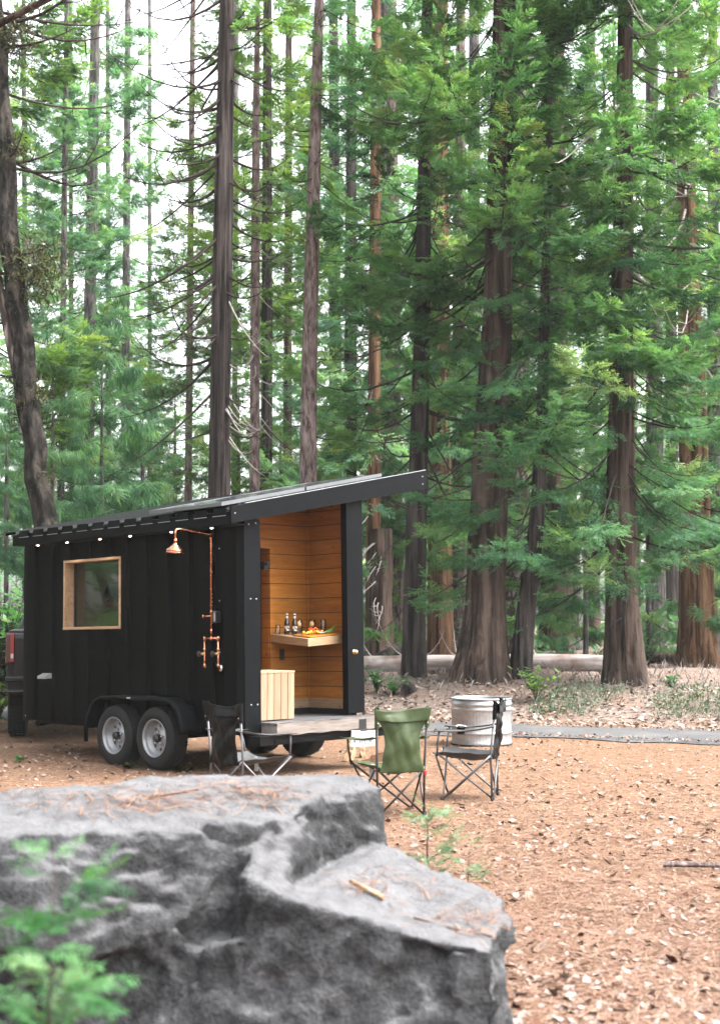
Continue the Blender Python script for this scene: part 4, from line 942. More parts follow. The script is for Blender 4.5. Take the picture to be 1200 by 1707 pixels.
mb = MB(); mb.prism([(RX0, 2.605), (RX0 + .30, 2.665), (RX1, roofz(RX1) - .225), (RX1, roofz(RX1)), (RX0, roofz(RX0))], 1, RY0 - .01, RY0 + .018); rk = mb.build('rake_fascia', M['black_trim_lit'], TR, bevel=.003)
screws(rk, [(RX0 + .05, RY0 - .01, 2.72), (RX1 - .06, RY0 - .01, roofz(RX1) - .08), (RX1 - .06, RY0 - .01, roofz(RX1) - .17)])
mb = MB(); mb.prism([(RX0, 2.72), (RX1, roofz(RX1) - .12), (RX1, roofz(RX1) - .06), (RX0, 2.735)], 1, RY1, RY1 + .025); mb.box(RX1, RX1 + .02, RY0 - .01, RY1, roofz(RX1) - .225, roofz(RX1) - .005); mb.build('fascia', M['black_trim_lit'], TR)
mb = MB(); mb.prism([(RX0 + .03, 2.60), (-.03, 2.60), (-.03, 2.62), (RX0 + .03, 2.62)], 1, RY0 + .02, RY1); mb.prism([(W1 + .04, roofz(W1) - .20), (RX1, roofz(RX1) - .215), (RX1, roofz(RX1) - .19), (W1 + .04, roofz(W1) - .18)], 1, RY0 + .02, RY1); mb.build('soffit', M['black_steel'], TR)
# bright drip edge along the rake
mb = MB(); mb.prism([(RX0 + .2, roofz(RX0 + .2) + .002), (RX1, roofz(RX1) + .002), (RX1, roofz(RX1) + .008), (RX0 + .2, roofz(RX0 + .2) + .008)], 1, RY0 - .014, RY0 + .02); mb.build('drip_edge', M['galv'], TR)
# two solar panels
for k, (xa, xb) in enumerate(((-.30, .90), (.93, 2.15))):
    sp_ = MB(); 
    def bar(x0, x1, y0, y1, h0, h1, mb_): mb_.prism([(x0, roofz(x0) + h0), (x1, roofz(x1) + h0), (x1, roofz(x1) + h1), (x0, roofz(x0) + h1)], 1, y0, y1)
    bar(xa, xb, .02, .05, .015, .055, sp_); bar(xa, xb, 1.22, 1.25, .015, .055, sp_); bar(xa, xa + .03, .05, 1.22, .015, .055, sp_); bar(xb - .03, xb, .05, 1.22, .015, .055, sp_)
    bar(xa + .3, xa + .34, .1, 1.2, -.03, .014, sp_); bar(xb - .34, xb - .3, .1, 1.2, -.03, .014, sp_)
    pn = sp_.build('solar_panel', M['panel_frame'], TR); g2 = MB(); bar(xa + .03, xb - .03, .05, 1.22, .04, .05, g2); g2.build('glass', M['panel_glass'], pn)
# eave lamps
for y in (.30, .99, 1.74, 2.32, 2.99, 3.62):
    lm = MB(); lm.lathe([(.026, 0), (.026, -.010), (.018, -.012)], 16, 0, Matrix.Translation((-.20, y, 2.60))); lo = lm.build('eave_lamp', M['black_plastic'], TR, fix=False)
    l2 = MB(); l2.lathe([(.018, -.011), (.012, -.016), (.0005, -.018)], 16, 0, Matrix.Translation((-.20, y, 2.60))); l2.build('bulb', M['lamp'], lo)
    sl = bpy.data.lights.new('eave_lamp_light', 'SPOT'); sl.energy = 1.2; sl.color = (1, .72, .5); sl.spot_size = R(110); sl.spot_blend = .8; sl.shadow_soft_size = .02
    so2 = bpy.data.objects.new('eave_lamp_light', sl); COL.objects.link(so2); so2.parent = lo; so2.location = (-.20, y, 2.575)
# window
wf = MB(); t_ = .032
wf.box(-.062, .13, WY0, WY1, WZ0, WZ0 + t_); wf.box(-.058, .13, WY0, WY1, WZ1 - t_, WZ1); wf.box(-.058, .13, WY0, WY0 + t_, WZ0 + t_, WZ1 - t_); wf.box(-.058, .13, WY1 - t_, WY1, WZ0 + t_, WZ1 - t_)
win = wf.build('window', M['window_wood'], TR, bevel=.004)
g3 = MB(); g3.box(W1 - .03, W1 + .06, 2.33, 4.02, 1.32, 1.36); g3.box(W1 - .03, W1 + .06, 2.33, 4.02, 2.48, 2.52); g3.box(W1 - .03, W1 + .06, 2.33, 2.37, 1.36, 2.48); g3.box(W1 - .03, W1 + .06, 3.98, 4.02, 1.36, 2.48); added_window = g3.build('window', M['window_wood'], TR)  # added window in the unseen wall, sized to light the seated person
g3 = MB(); g3.box(W1, W1 + .006, 2.37, 3.98, 1.36, 2.48); g3.build('pane', M['clear_glass'], added_window)
g2 = MB(); g2.box(.085, .091, WY0 + t_, WY1 - t_, WZ0 + t_, WZ1 - t_); g2.build('pane', M['window_glass'], win)
g2 = MB(); g2.box(.075, .10, WY1 - t_ - .02, WY1 - t_ + .001, WZ0 + t_, WZ1 - t_); g2.box(.075, .10, WY0 + t_, WY0 + t_ + .02, WZ0 + t_, WZ1 - t_); g2.build('gasket', M['black_plastic'], win)
# vent hood
mb = MB(); mb.add([(-.0, 3.54, 1.04), (-.0, 3.72, 1.04), (-.13, 3.72, .985), (-.13, 3.54, .985), (-.0, 3.54, .96), (-.0, 3.72, .96), (-.13, 3.72, .955), (-.13, 3.54, .955)],
    [(0, 1, 2, 3), (3, 2, 6, 7), (0, 3, 7, 4), (1, 5, 6, 2)]); mb.build('vent_hood', M['galv'], TR, solid=.003)
# interior
def inner(name, poly, axis, a, b, mat='inner_wood', parent=TR): 
    m2 = MB(); m2.prism(poly, axis, a, b); return m2.build(name, M[mat], parent)
ceil = lambda x: roofz(x) - .16
inner('porch_side_wall', [(.0, .56), (.775, .56), (.775, ceil(1.64)), (.0, ceil(1.64))], 0, 1.66, 1.70)
inner('porch_end_wall', [(1.04, .56), (1.66, .56), (1.66, ceil(1.66)), (.03, ceil(.03)), (.03, 2.50), (1.04, 2.50)], 1, .78, .82)
inner('porch_ceiling', [(.0, ceil(0)), (1.66, ceil(1.66)), (1.66, ceil(1.66) + .03), (.0, ceil(0) + .03)], 1, .0, .80)
inner('porch_near_wall', [(.0, .56), (.775, .56), (.775, 2.5), (.0, 2.5)], 0, .03, .06)
jm = MB(); jm.box(1.04, 1.10, .755, .779, .56, 2.44); jm.box(.90, 1.10, .755, .779, 2.44, 2.52); jm.box(1.035, 1.06, .779, .90, .56, 2.44); jm.build('door_frame', M['inner_wood'], TR, bevel=.003)
dr = MB(); dr.box(.06, 1.035, .92, .95, .56, 2.48); dr.build('inner_door', M['inner_wood'], TR)
bb = MB(); bb.box(1.10, 1.66, .765, .7795, .60, .71); bb.box(1.645, 1.6595, .0, .765, .60, .71); bb.build('baseboard', M['shelf_wood'], TR, bevel=.003)
cr = MB(); cr.box(1.635, 1.66, .755, .7795, .71, 2.85); cr.build('corner_bead', M['inner_wood'], TR)
bb = MB(); bb.box(1.06, 1.66, .772, .7795, .534, .60); bb.box(1.652, 1.6595, .0, .772, .534, .60); bb.build('pebble_skirting', M['rubber'], TR)
ob = MB(); ob.box(1.20, 1.27, .768, .7795, 1.16, 1.29); ob.box(1.212, 1.258, .764, .768, 1.175, 1.275); ob.build('outlet', M['black_plastic'], TR, bevel=.003)
ld = MB(); ld.box(.905, .975, .70, .775, 2.19, 2.29); ld.box(.91, .97, .66, .70, 2.24, 2.275); ld.build('wall_lamp', M['black_plastic'], TR, bevel=.006)
# sagging corner shelf
shz = lambda x, y: 1.460 + .062 * (x - 1.045) + .09 * (y - .78)
V = [(x, y, shz(x, y) + dz) for dz in (-.09, 0) for (x, y) in ((1.045, .778), (1.045, .14), (1.658, .14), (1.658, .778))]
sh = MB(); sh.add(V, [(0, 1, 2, 3), (4, 5, 6, 7), (0, 1, 5, 4), (1, 2, 6, 5), (2, 3, 7, 6), (3, 0, 4, 7)]); sh.build('shelf', M['shelf_wood'], TR, bevel=.004)
# cabin interior behind the window
inner('cabin_far_wall', [(.95, .53), (LEN, .53), (LEN, 1.3), (.95, 1.3)], 0, W1 - .06, W1 - .03)
inner('cabin_far_wall', [(.95, 2.52), (LEN, 2.52), (LEN, 2.9), (.95, 2.9)], 0, W1 - .06, W1 - .03)
inner('cabin_far_wall', [(.95, 1.3), (2.33, 1.3), (2.33, 2.52), (.95, 2.52)], 0, W1 - .06, W1 - .03)
inner('cabin_front_wall', [(.0, .53), (W1, .53), (W1, ceil(W1)), (.0, ceil(0))], 1, LEN - .05, LEN - .02, 'shelf_wood')
inner('cabin_ceiling', [(.0, ceil(0)), (W1, ceil(W1)), (W1, ceil(W1) + .03), (.0, ceil(0) + .03)], 1, .96, LEN - .05)
mb = MB(); mb.box(.95, 1.65, 2.3, 3.3, .53, 1.17); mb.box(.93, 1.66, 2.28, 3.32, 1.17, 1.22); mb.build('bench', M['inner_wood'], TR)
# copper shower on the near wall
SX = -.055
cp = MB()
cp.tube([(SX, .484, 1.42), (SX, .484, 2.51), (SX, .484, 2.54)], .0125, 12)
cp.tube([(SX, .484, 2.53), (SX - .01, .484, 2.545), (SX - .44, .484, 2.575), (SX - .475, .484, 2.57), (SX - .485, .484, 2.55), (SX - .487, .484, 2.46)], .0125, 12)
cp.tube([(SX, .60, 1.42), (SX, .375, 1.42)], .0125, 12)
for yy in (.60, .375): cp.tube([(SX, yy, 1.42), (SX, yy, 1.115), (SX + .012, yy, 1.105), (SX + .045, yy, 1.102)], .0115, 12)
for (yy, zz) in ((.60, 1.42), (.375, 1.42), (.484, 1.42), (.60, 1.30), (.375, 1.30), (.60, 1.13), (.375, 1.13), (.484, 1.50), (.484, 1.70), (.484, 2.50)): cp.tube([(SX, yy, zz - .02), (SX, yy, zz + .02)], .0165, 12)
cp.tube([(SX - .487, .484, 2.47), (SX - .487, .484, 2.43)], .018, 12); cp.tube([(SX, .484, 1.66), (SX - .02, .60, 1.66)], .009, 8); cp.tube([(SX - .02, .60, 1.64), (SX - .02, .60, 1.675)], .011, 8)
cp.tube([(SX, .484, 2.44), (SX + .05, .484, 2.44)], .008, 8)
shp = cp.build('shower_pipe', M['copper'], TR, fix=False)
hd = MB(); Mx = Matrix.Translation((SX - .487, .484, 2.43)) @ Matrix.Rotation(R(7), 4, 'X')
hd.lathe([(.012, 0), (.02, -.01), (.035, -.03), (.07, -.058), (.088, -.07), (.092, -.075), (.092, -.085), (.086, -.09), (.092, -.095), (.091, -.108), (.06, -.112), (.0005, -.114)], 32, 0, Mx); hd.build('shower_head', M['copper'], shp, fix=False)
for yy in (.60, .375):
    v = MB(); v.tube([(SX, yy, 1.255), (SX - .03, yy + .02, 1.255)], .014, 8); v.tube([(SX - .03, yy + .02, 1.255), (SX - .05, yy + .03, 1.255)], .008, 8)
    va = v.build('valve', M['brass'], shp, fix=False)
    h2 = MB(); h2.lathe([(.004, 0), (.028, .002), (.032, .007), (.028, .012), (.004, .012)], 12, 0, Matrix.Translation((SX - .05, yy + .03, 1.255)) @ Matrix.Rotation(R(-90), 4, 'Y')); h2.build('handle', M['black_plastic'], va)
    fl = MB(); fl.lathe([(.04, 0), (.038, .006), (.018, .012)], 20, 0, Matrix.Translation((SX + .025, yy, 1.102)) @ Matrix.Rotation(R(-90), 4, 'Y')); fl.build('flange', M['chrome'], shp)
dsp = MB(); dsp.box(-.10, -.03, .36, .43, 1.585, 1.70); dsp.box(-.105, -.04, .355, .435, 1.68, 1.71); dsp.build('switch_box', M['black_plastic'], TR, bevel=.008)
dsp = MB(); dsp.box(-.106, -.085, .37, .385, 1.60, 1.70); dsp.build('box_edge', M['galv'], TR)
# number plate with its bracket, hanging below the deck edge
NP = empty('number_plate', (1.465, -.285, .298)); NP.parent = TR; NP.rotation_euler = (R(90), R(3), 0)    # local x right, y up, z out
mb = MB(); mb.box(-.187, .187, -.088, .088, -.002, .002); mb.build('plate', M['white'], NP, bevel=.001)
M['plate_blue'] = m_plain('plate lettering', (.02, .028, .06), .5, 0, .05); M['plate_red'] = m_plain('plate script', (.45, .03, .04), .5, 0, .05)
def text(name, s, size, loc, mat, parent, sx=1.0, rot=(0, 0, 0), off=0.0):
    cu = bpy.data.curves.new(name, 'FONT'); cu.body = s; cu.size = size; cu.align_x = 'CENTER'; cu.align_y = 'CENTER'; cu.extrude = .0012; cu.offset = off
    tmp = bpy.data.objects.new(name, cu); COL.objects.link(tmp); dg = bpy.context.evaluated_depsgraph_get()
    me = bpy.data.meshes.new_from_object(tmp.evaluated_get(dg)); bpy.data.objects.remove(tmp)
    o = link(name, me, parent, [M[mat]]); o.location = loc; o.scale = (sx, 1, 1); o.rotation_euler = rot; return o
text('plate_letters', '4TW6190', .095, (0, -.035, .0025), 'plate_blue', NP, .80, off=.0012)
text('plate_heading', 'California', .040, (0, .055, .0025), 'plate_red', NP)
mb = MB()
for sx in (-1, 1): mb.box(sx * .13 - .025, sx * .13 + .025, .072, .082, .002, .004)
mb.build('plate_sticker', M['plate_red'], NP)
mb = MB(); mb.box(1.42, 1.53, -.277, -.271, .385, .51); mb.box(1.42, 1.53, -.29, -.277, .375, .39); mb.build('plate_bracket', M['black_plastic'], TR, bevel=.003)
# ================================================================= things on the porch
def tl(p): return TR.matrix_basis @ Vector(p)
def tpose(name, p, label, cat, rz=0, group=None):
    q = tl(p); o = empty(name, q, (PT * .0, 0, TH + rz), label, cat, group); return o
bx = tpose('wooden_box', (.45, .0, .534), 'open-grained pine box of vertical boards standing in the porch opening', 'wooden box')
mb = MB()
for k in range(5): mb.box(-.247 + k * .0985, -.247 + (k + 1) * .0985 - .003, .0, .022, .012, .505)
for k in range(4): 
    mb.box(.223, .245, .024 + k * .1, .022 + (k + 1) * .1, .012, .505); mb.box(-.245, -.223, .024 + k * .1, .022 + (k + 1) * .1, .012, .505)
mb.box(-.22, .22, .40, .42, .012, .505); mb.build('side_boards', M['box_wood'], bx, bevel=.002)
mb = MB()
for k in range(5): mb.box(-.25 + k * .1, -.25 + (k + 1) * .1 - .003, -.004, .426, .506, .526)
mb.build('lid', M['pale_wood'], bx, bevel=.002)
def on_shelf(x, y): return shz(x, y)
def bottle(x, y, label):
    r_ = tpose('beer_bottle', (x, y, on_shelf(x, y) - .002), label, 'bottle')
    mb = MB(); mb.lathe([(.001, .0), (.028, .0), (.031, .005), (.031, .125), (.029, .145), (.02, .17), (.0145, .19), (.0125, .228), (.0145, .23), (.0145, .238)], 24); mb.build('glass_body', M['brown_glass'], r_)
    mb = MB(); mb.lathe([(.0152, .226), (.0155, .238), (.012, .242), (.0005, .243)], 16); mb.build('cap', M['screw'], r_)
    mb = MB(); mb.lathe([(.0155, .188), (.0142, .215)], 20); mb.build('neck_label', M['white'], r_, fix=False); mb = MB(); mb.lathe([(.0316, .045), (.0316, .10)], 24); mb.build('paper_label', M['label_dark'], r_, fix=False)
t = NT('brown bottle glass'); t.bsdf((.018, .008, .004), .08, 0, None, Coat_Weight=.5); M['brown_glass'] = t.m
t = NT('bottle label'); f = t.noise(t.coord(), 40, 3); t.bsdf(t.ramp(f, [(.45, (.02, .02, .02)), (.6, (.55, .5, .45))]), .6); M['label_dark'] = t.m
bottle(1.17, .62, 'brown beer bottle with pale neck label, left one of the pair on the shelf')
bottle(1.215, .54, 'brown beer bottle with pale neck label, right one of the pair on the shelf')
def jar(x, y, label, rad=.045, hh=.15, fruit=True, name='glass_jar', cat='jar'):
    r_ = tpose(name, (x, y, on_shelf(x, y)), label, cat); mb = MB()
    mb.lathe([(.001, .002), (rad * .9, .0), (rad, .01), (rad, hh * .8), (rad * .9, hh * .86), (rad * .92, hh), (rad * .86, hh), (rad * .84, hh * .86), (rad * .93, hh * .79), (rad * .93, .012), (.001, .008)], 24); mb.build('glass_body', M['clear_glass'], r_, fix=False)
    if fruit:
        mb = MB()
        for k in range(4): mb.lathe([(.0005, -.004), (rad * .75, -.004), (rad * .78, 0), (rad * .75, .004), (.0005, .004)], 16, 0, Matrix.Translation((.004 * k - .006, 0, hh * (.5 + .07 * k))) @ Matrix.Rotation(R(25 * k - 30), 4, 'X'))
        mb.build('orange_slice', M['orange'], r_, fix=False)
t = NT('orange flesh'); t.bsdf((.75, .33, .03), .4); M['orange'] = t.m
jar(1.36, .62, 'clear jar with orange slices, next to the bottles'); jar(1.50, .55, 'clear jar with orange slices, between the other jar and the tall tumbler')
jar(1.595, .46, 'tall empty tumbler at the right end of the shelf', .034, .155, False, 'glass_tumbler', 'glass')
jar(1.085, .68, 'dark empty glass standing left of the bottles', .03, .11, False, 'glass_tumbler', 'glass')
cb = empty('cutting_board', tl((1.33, .30, shz(1.33, .30) + .001)), label='thin wooden cutting board lying on the sagging shelf', cat='cutting board')
cb.rotation_euler = (TR.matrix_basis.to_3x3() @ Matrix(((1, 0, 0), (0, 1, 0), (.062, .09, 1)))).to_euler()
mb = MB(); mb.box(-.24, .26, -.14, .14, 0, .018); mb.build('board', M['inner_wood'], cb, bevel=.006)
mb = MB(); mb.lathe([(.012, .0), (.022, .003), (.02, .006)], 16, 0, Matrix.Translation((-.215, 0, .0185))); mb.build('handle_ring', M['shelf_wood'], cb)
rg = np.random.default_rng(5)
for k, (x, y, lab, mat) in enumerate([(1.22, .28, 'yellow pepper pieces heaped at the left of the cutting board', 'yel'), (1.29, .32, 'red pepper piece on top of the vegetables', 'redp'), (1.335, .28, 'orange pepper pieces in the middle of the cutting board', 'orange'), (1.42, .34, 'handful of small red radishes behind the scallions', 'radish')]):
    if mat not in M: 
        t = NT(mat); t.bsdf({'yel': (.80, .42, .02), 'redp': (.62, .06, .012), 'radish': (.35, .02, .03)}[mat], .25); M[mat] = t.m
    r_ = tpose('sliced_vegetable', (x, y, shz(x, y) + .02), lab, 'vegetables', .4 * k)
    mb = MB()
    for q in range(7):
        c_ = Vector((rg.uniform(-.045, .045), rg.uniform(-.03, .03), .012 + rg.uniform(0, .02) + (.035 if mat == 'redp' else 0))); a_ = rg.uniform(0, 6.28)
        pts = [c_ + Vector((.03 * math.cos(a_ + s_), .03 * math.sin(a_ + s_), .008 * math.sin(3 * s_))) for s_ in (0, .6, 1.2, 1.8)]
        mb.tube(pts, [.005, .012, .012, .005], 6)
    mb.build('slices', M[mat], r_, fix=False)
r_ = tpose('scallions', (1.45, .26, shz(1.45, .26) + .02), 'bunch of green scallions lying across the right of the board', 'vegetables')
mb = MB(); mw = MB()
for q in range(7):
    a_ = rg.uniform(-.3, .3); x0 = -.14 + rg.uniform(-.02, .02); yy = rg.uniform(-.02, .02)
    mw.tube([(x0, yy, .008), (x0 + .08, yy, .010)], [.006, .005], 6); mb.tube([(x0 + .08, yy, .01), (x0 + .17, yy + .05 * a_, .02 + .02 * q / 7), (x0 + .27, yy + .12 * a_, .03 + .012 * q)], [.005, .004, .0015], 6)
mb.build('leaves', M['leafy'] if 'leafy' in M else m_plain('scallion green', (.10, .33, .06), .4), r_, fix=False); mw.build('bulbs', M['white'], r_, fix=False)
# ================================================================= pickup truck hitched in front of the trailer
TKY = R(12); TK = empty('pickup_truck', (-4.74 + .95 * math.cos(TKY), 18.62 + .95 * math.sin(TKY), .0), (0, 0, TKY), 'black pickup truck hitched to the trailer front, one red tail light showing', 'pickup truck')
t = NT('tail lamp strip'); t.bsdf((.13, .003, .005), .2, 0, None, Coat_Weight=.5); M['red_strip'] = t.m
def arch(cy, r, n=12): return [(cy + r * math.cos(a), .42 + r * math.sin(a)) for a in np.linspace(math.pi, 0, n)]
prof = [(0.03, .66), (0.60, .60)] + arch(1.15, .47) + [(1.7, .48), (4.15, .48)] + arch(4.72, .47) + [(5.25, .52), (5.62, .55), (5.68, .8), (5.64, 1.15), (5.5, 1.27), (4.05, 1.40), (2.0, 1.42), (1.9, 1.46), (.02, 1.47), (.0, 1.40)]
mb = MB(); mb.prism(prof, 0, -.95, .95); mb.build('body', M['truck'], TK, bevel=.03)
mb = MB(); b_ = [(-.90, 1.95, 1.415), (.90, 1.95, 1.415), (.90, 4.05, 1.395), (-.90, 4.05, 1.395)]; t2 = [(-.70, 2.12, 1.93), (.70, 2.12, 1.93), (.70, 3.35, 1.92), (-.70, 3.35, 1.92)]
mb.add(b_ + t2, [(4, 5, 6, 7), (0, 1, 5, 4), (1, 2, 6, 5), (2, 3, 7, 6), (3, 0, 4, 7)]); cab = mb.build('cab', M['truck'], TK, bevel=.05)
def pane(name, idx, m0, m1, h0, h1):
    A_, B_, C_, D_ = [Vector(x) for x in idx]; P = lambda u, v: A_.lerp(B_, u).lerp(D_.lerp(C_, u), v)
    nrm = (B_ - A_).cross(D_ - A_).normalized() * .006; m2 = MB(); m2.add([P(m0, h0) + nrm, P(m1, h0) + nrm, P(m1, h1) + nrm, P(m0, h1) + nrm], [(0, 1, 2, 3)]); m2.build(name, M['dark_glass'], cab, fix=False, solid=.004)
pane('window', (b_[0], b_[1], t2[1], t2[0]), .08, .92, .15, .88); pane('windscreen', (b_[2], b_[3], t2[3], t2[2]), .06, .94, .08, .92)
for i0, i1, j1, j0 in ((1, 2, 2, 1), (3, 0, 0, 3)):
    pane('window', (b_[i0], b_[i1], t2[j1], t2[j0]), .08, .46, .12, .9); pane('window', (b_[i0], b_[i1], t2[j1], t2[j0]), .5, .86, .12, .9)
mb = MB(); mb.box(-.86, .86, -.012, .03, .80, 1.40); tg = mb.build('tailgate', M['truck'], TK, bevel=.02)
mb = MB(); mb.box(-.12, .12, -.03, -.012, 1.24, 1.31); mb.build('handle', M['black_plastic'], tg, bevel=.01)
mb = MB(); mb.box(-.92, .92, .02, 1.85, 1.465, 1.50); mb.build('bed_cover', M['black_plastic'], TK, bevel=.02)
for s_ in (-1, 1):
    mb = MB(); mb.box(min(s_ * .965, s_ * .84), max(s_ * .965, s_ * .84), -.025, .12, 1.04, 1.46); tlm = mb.build('tail_light', M['red_lens'], TK, bevel=.025)
    mb = MB(); mb.box(min(s_ * .90, s_ * .855), max(s_ * .90, s_ * .855), -.031, -.026, 1.08, 1.44); mb.build('lamp_strip', M['red_strip'], tlm); mb = MB(); mb.box(min(s_ * .895, s_ * .86), max(s_ * .895, s_ * .86), -.034, -.0315, 1.12, 1.18); mb.build('reverse_lamp', M['galv'], tlm)
    mb = MB(); mb.box(min(s_ * .92, s_ * .6), max(s_ * .92, s_ * .6), 5.58, 5.67, 1.0, 1.18); mb.build('headlight', M['dark_glass'], TK, bevel=.03)
    mb = MB(); mb.box(min(s_ * .98, s_ * 1.17), max(s_ * .98, s_ * 1.17), 3.72, 3.80, 1.38, 1.58); mb.build('mirror', M['truck'], TK, bevel=.03)
    for y_ in (2.55, 3.45):
        mb = MB(); mb.box(min(s_ * .95, s_ * .975), max(s_ * .95, s_ * .975), y_, y_ + .18, 1.18, 1.21); mb.build('door_handle', M['black_plastic'], TK, bevel=.008)
    for y_ in (1.15, 4.72):
        w = empty('wheel', (s_ * .82, y_, .40)); w.parent = TK; w.rotation_euler = (0, R(90) * s_, 0)
        mb = MB(); mb.lathe([(.25, -.12), (.30, -.135), (.37, -.13), (.395, -.10), (.40, 0), (.395, .10), (.37, .13), (.30, .135), (.25, .11)], 44)
        for k in range(40):
            for zz in (-.085, -.03, .03, .085): mb.box(-.004, .008, -.02, .02, -.022, .022, 0, Matrix.Rotation(2 * math.pi * (k + (.5 if zz > 0 else 0)) / 40, 4, 'Z') @ Matrix.Translation((.398, 0, zz)))
        mb.build('tyre', M['rubber'], w)
        mb = MB(); mb.lathe([(.25, .10), (.24, .12), (.22, .09), (.20, .03), (.07, .06), (.06, .08), (.0005, .085)], 32); mb.build('rim', M['black_plastic'], w, fix=False)
mb = MB(); mb.box(-.96, .94, -.12, .12, .80, .88); mb.box(-.93, .92, -.08, .14, .66, .80); mb.box(-.98, -.45, -.16, .02, .66, .70); mb.box(.45, .92, -.14, .02, .66, .70); mb.build('bumper', M['truck'], TK, bevel=.025)
mb = MB(); mb.box(-.04, .04, -.34, .2, .42, .50); mb.lathe([(.03, 0), (.025, .03), (.01, .06), (.025, .09), (.0005, .11)], 16, 0, Matrix.Translation((0, -.3, .50))); mb.build('tow_hitch', M['frame_steel'], TK)
mb = MB(); mb.box(-.7, .7, 5.62, 5.72, .75, 1.12); mb.box(-.97, .97, 5.55, 5.74, .52, .72); mb.build('front_bumper', M['black_plastic'], TK, bevel=.03)

# ================================================================= person seated inside, seen through the window
mb = MB(); mb.box(.45, 1.25, 3.10, 3.62, .53, 1.17); mb.box(.43, 1.27, 3.08, 3.64, 1.17, 1.215); mb.build('seat_box', M['inner_wood'], TR)
mb = MB(); mb.box(.35, 1.62, 3.64, 4.09, .53, .78); mb.build('raised_floor', M['inner_wood'], TR)
q = tl((.80, 3.40, 1.217)); PE = empty('person', q, (0, 0, TH), 'person in tan jacket and dark knitted cap seated behind the trailer window', 'person')
def skin(name, verts, edges, radii, mat, parent, sub=1, root=0):
    me = bpy.data.meshes.new(name); me.from_pydata(verts, edges, []); o = link(name, me, parent, [mat])
    m1 = o.modifiers.new('skin', 'SKIN'); m1.use_smooth_shade = True
    sv_ = me.skin_vertices[0].data
    for i, r in enumerate(radii): sv_[i].radius = (r, r) if not isinstance(r, tuple) else r
    sv_[root].use_root = True
    m2 = o.modifiers.new('sub', 'SUBSURF'); m2.levels = sub; m2.render_levels = sub
    return o
t = NT('skin'); t.bsdf((.50, .27, .19), .5); M['skin'] = t.m
M['jacket'] = m_fabric('tan jacket', (.42, .34, .23), .9, .1); M['trousers'] = m_fabric('dark trousers', (.03, .035, .05), .9, .1); M['knit'] = m_fabric('dark green knitted cap', (.015, .035, .03), .95, .1); M['boot'] = m_fabric('boot', (.05, .03, .02), .7, .2)
BV = [(0, 0, .10), (0, .01, .28), (0, .02, .44), (0, .02, .53), (0, .04, .60), (0, .065, .68), (0, .07, .76), (0, .06, .82)]
BE = [(i, i + 1) for i in range(7)]; BR = [(.15, .12), (.14, .11), (.155, .105), (.07, .065), (.052, .055), (.072, .085), (.080, .095), (.05, .06)]
def add_chain(pts, rad, frm):
    a = frm
    for p, r in zip(pts, rad): BV.append(p); BR.append(r); BE.append((a, len(BV) - 1)); a = len(BV) - 1
    return a
for s_ in (-1, 1):
    e = add_chain([(s_ * .17, .02, .47), (s_ * .22, .05, .30), (s_ * .20, .16, .18), (s_ * .13, .30, .15), (s_ * .11, .345, .14)], [.06, .052, .045, .032, .03], 2)
    pa = add_chain([(s_ * .095, .385, .135)], [(.036, .018)], e)
    for k in range(4):
        f_ = -1.5 + k; ln = (.062, .074, .078, .07)[k]; x_ = s_ * .09 + f_ * .019
        add_chain([(x_, .415, .135), (x_, .415 + ln * .5, .125), (x_, .415 + ln * .85, .105), (x_, .41 + ln, .085)], [.0095, .009, .0085, .0075], pa)
    add_chain([(s_ * .055, .385, .125), (s_ * .035, .415, .115), (s_ * .028, .44, .105)], [.012, .0105, .009], pa)
    add_chain([(s_ * .10, .06, .09), (s_ * .12, .28, .09), (s_ * .12, .44, .07), (s_ * .12, .46, -.10), (s_ * .12, .45, -.33), (s_ * .12, .53, -.385), (s_ * .12, .60, -.395)], [.09, .082, .065, .055, .042, .04, .03], 0)
body = skin('body', BV, BE, BR, M['skin'], PE, 1)
# face on the far side: nose, ears, eyes, mouth
mb = MB(); mb.tube([(0, .145, .74), (0, .172, .715), (0, .160, .70)], [.01, .014, .008], 8); mb.build('nose', M['skin'], PE)
for s_ in (-1, 1):
    mb = MB(); mb.lathe([(.006, -.005), (.026, -.006), (.03, .003), (.02, .008), (.006, .004)], 14, 0, Matrix.Translation((s_ * .088, .055, .725)) @ Matrix.Rotation(R(90) * s_, 4, 'Y')); mb.build('ear', M['skin'], PE)
    mb = MB(); mb.lathe([(.0005, .012), (.008, .010), (.012, 0)], 12, 0, Matrix.Translation((s_ * .032, .142, .745)) @ Matrix.Rotation(R(-90), 4, 'X')); mb.build('eye', M['white'], PE)
mb = MB(); mb.box(-.022, .022, .138, .148, .672, .679); mb.build('mouth', M['redp'], PE, bevel=.003)
JV = [(0, -.005, .06), (0, .0, .26), (0, .015, .44), (0, .02, .535), (0, .03, .575)]; JR = [(.185, .15), (.175, .145), (.19, .13), (.10, .095), (.085, .085)]; JE = [(0, 1), (1, 2), (2, 3), (3, 4)]
for s_ in (-1, 1):
    a = 2
    for p, r in (((s_ * .18, .02, .475), .08), ((s_ * .235, .05, .30), .068), ((s_ * .205, .17, .18), .06), ((s_ * .135, .295, .15), .046)):
        JV.append(p); JR.append(r); JE.append((a, len(JV) - 1)); a = len(JV) - 1
skin('jacket', JV, JE, JR, M['jacket'], PE, 2)
mb = MB(); mb.lathe([(.105, .0), (.102, .03), (.09, .045)], 24, 0, Matrix.Translation((0, .03, .565))); mb.build('collar', M['jacket'], PE, solid=.012)
TVv = [(0, .02, .09)]; TR_ = [(.15, .11)]; TE = []
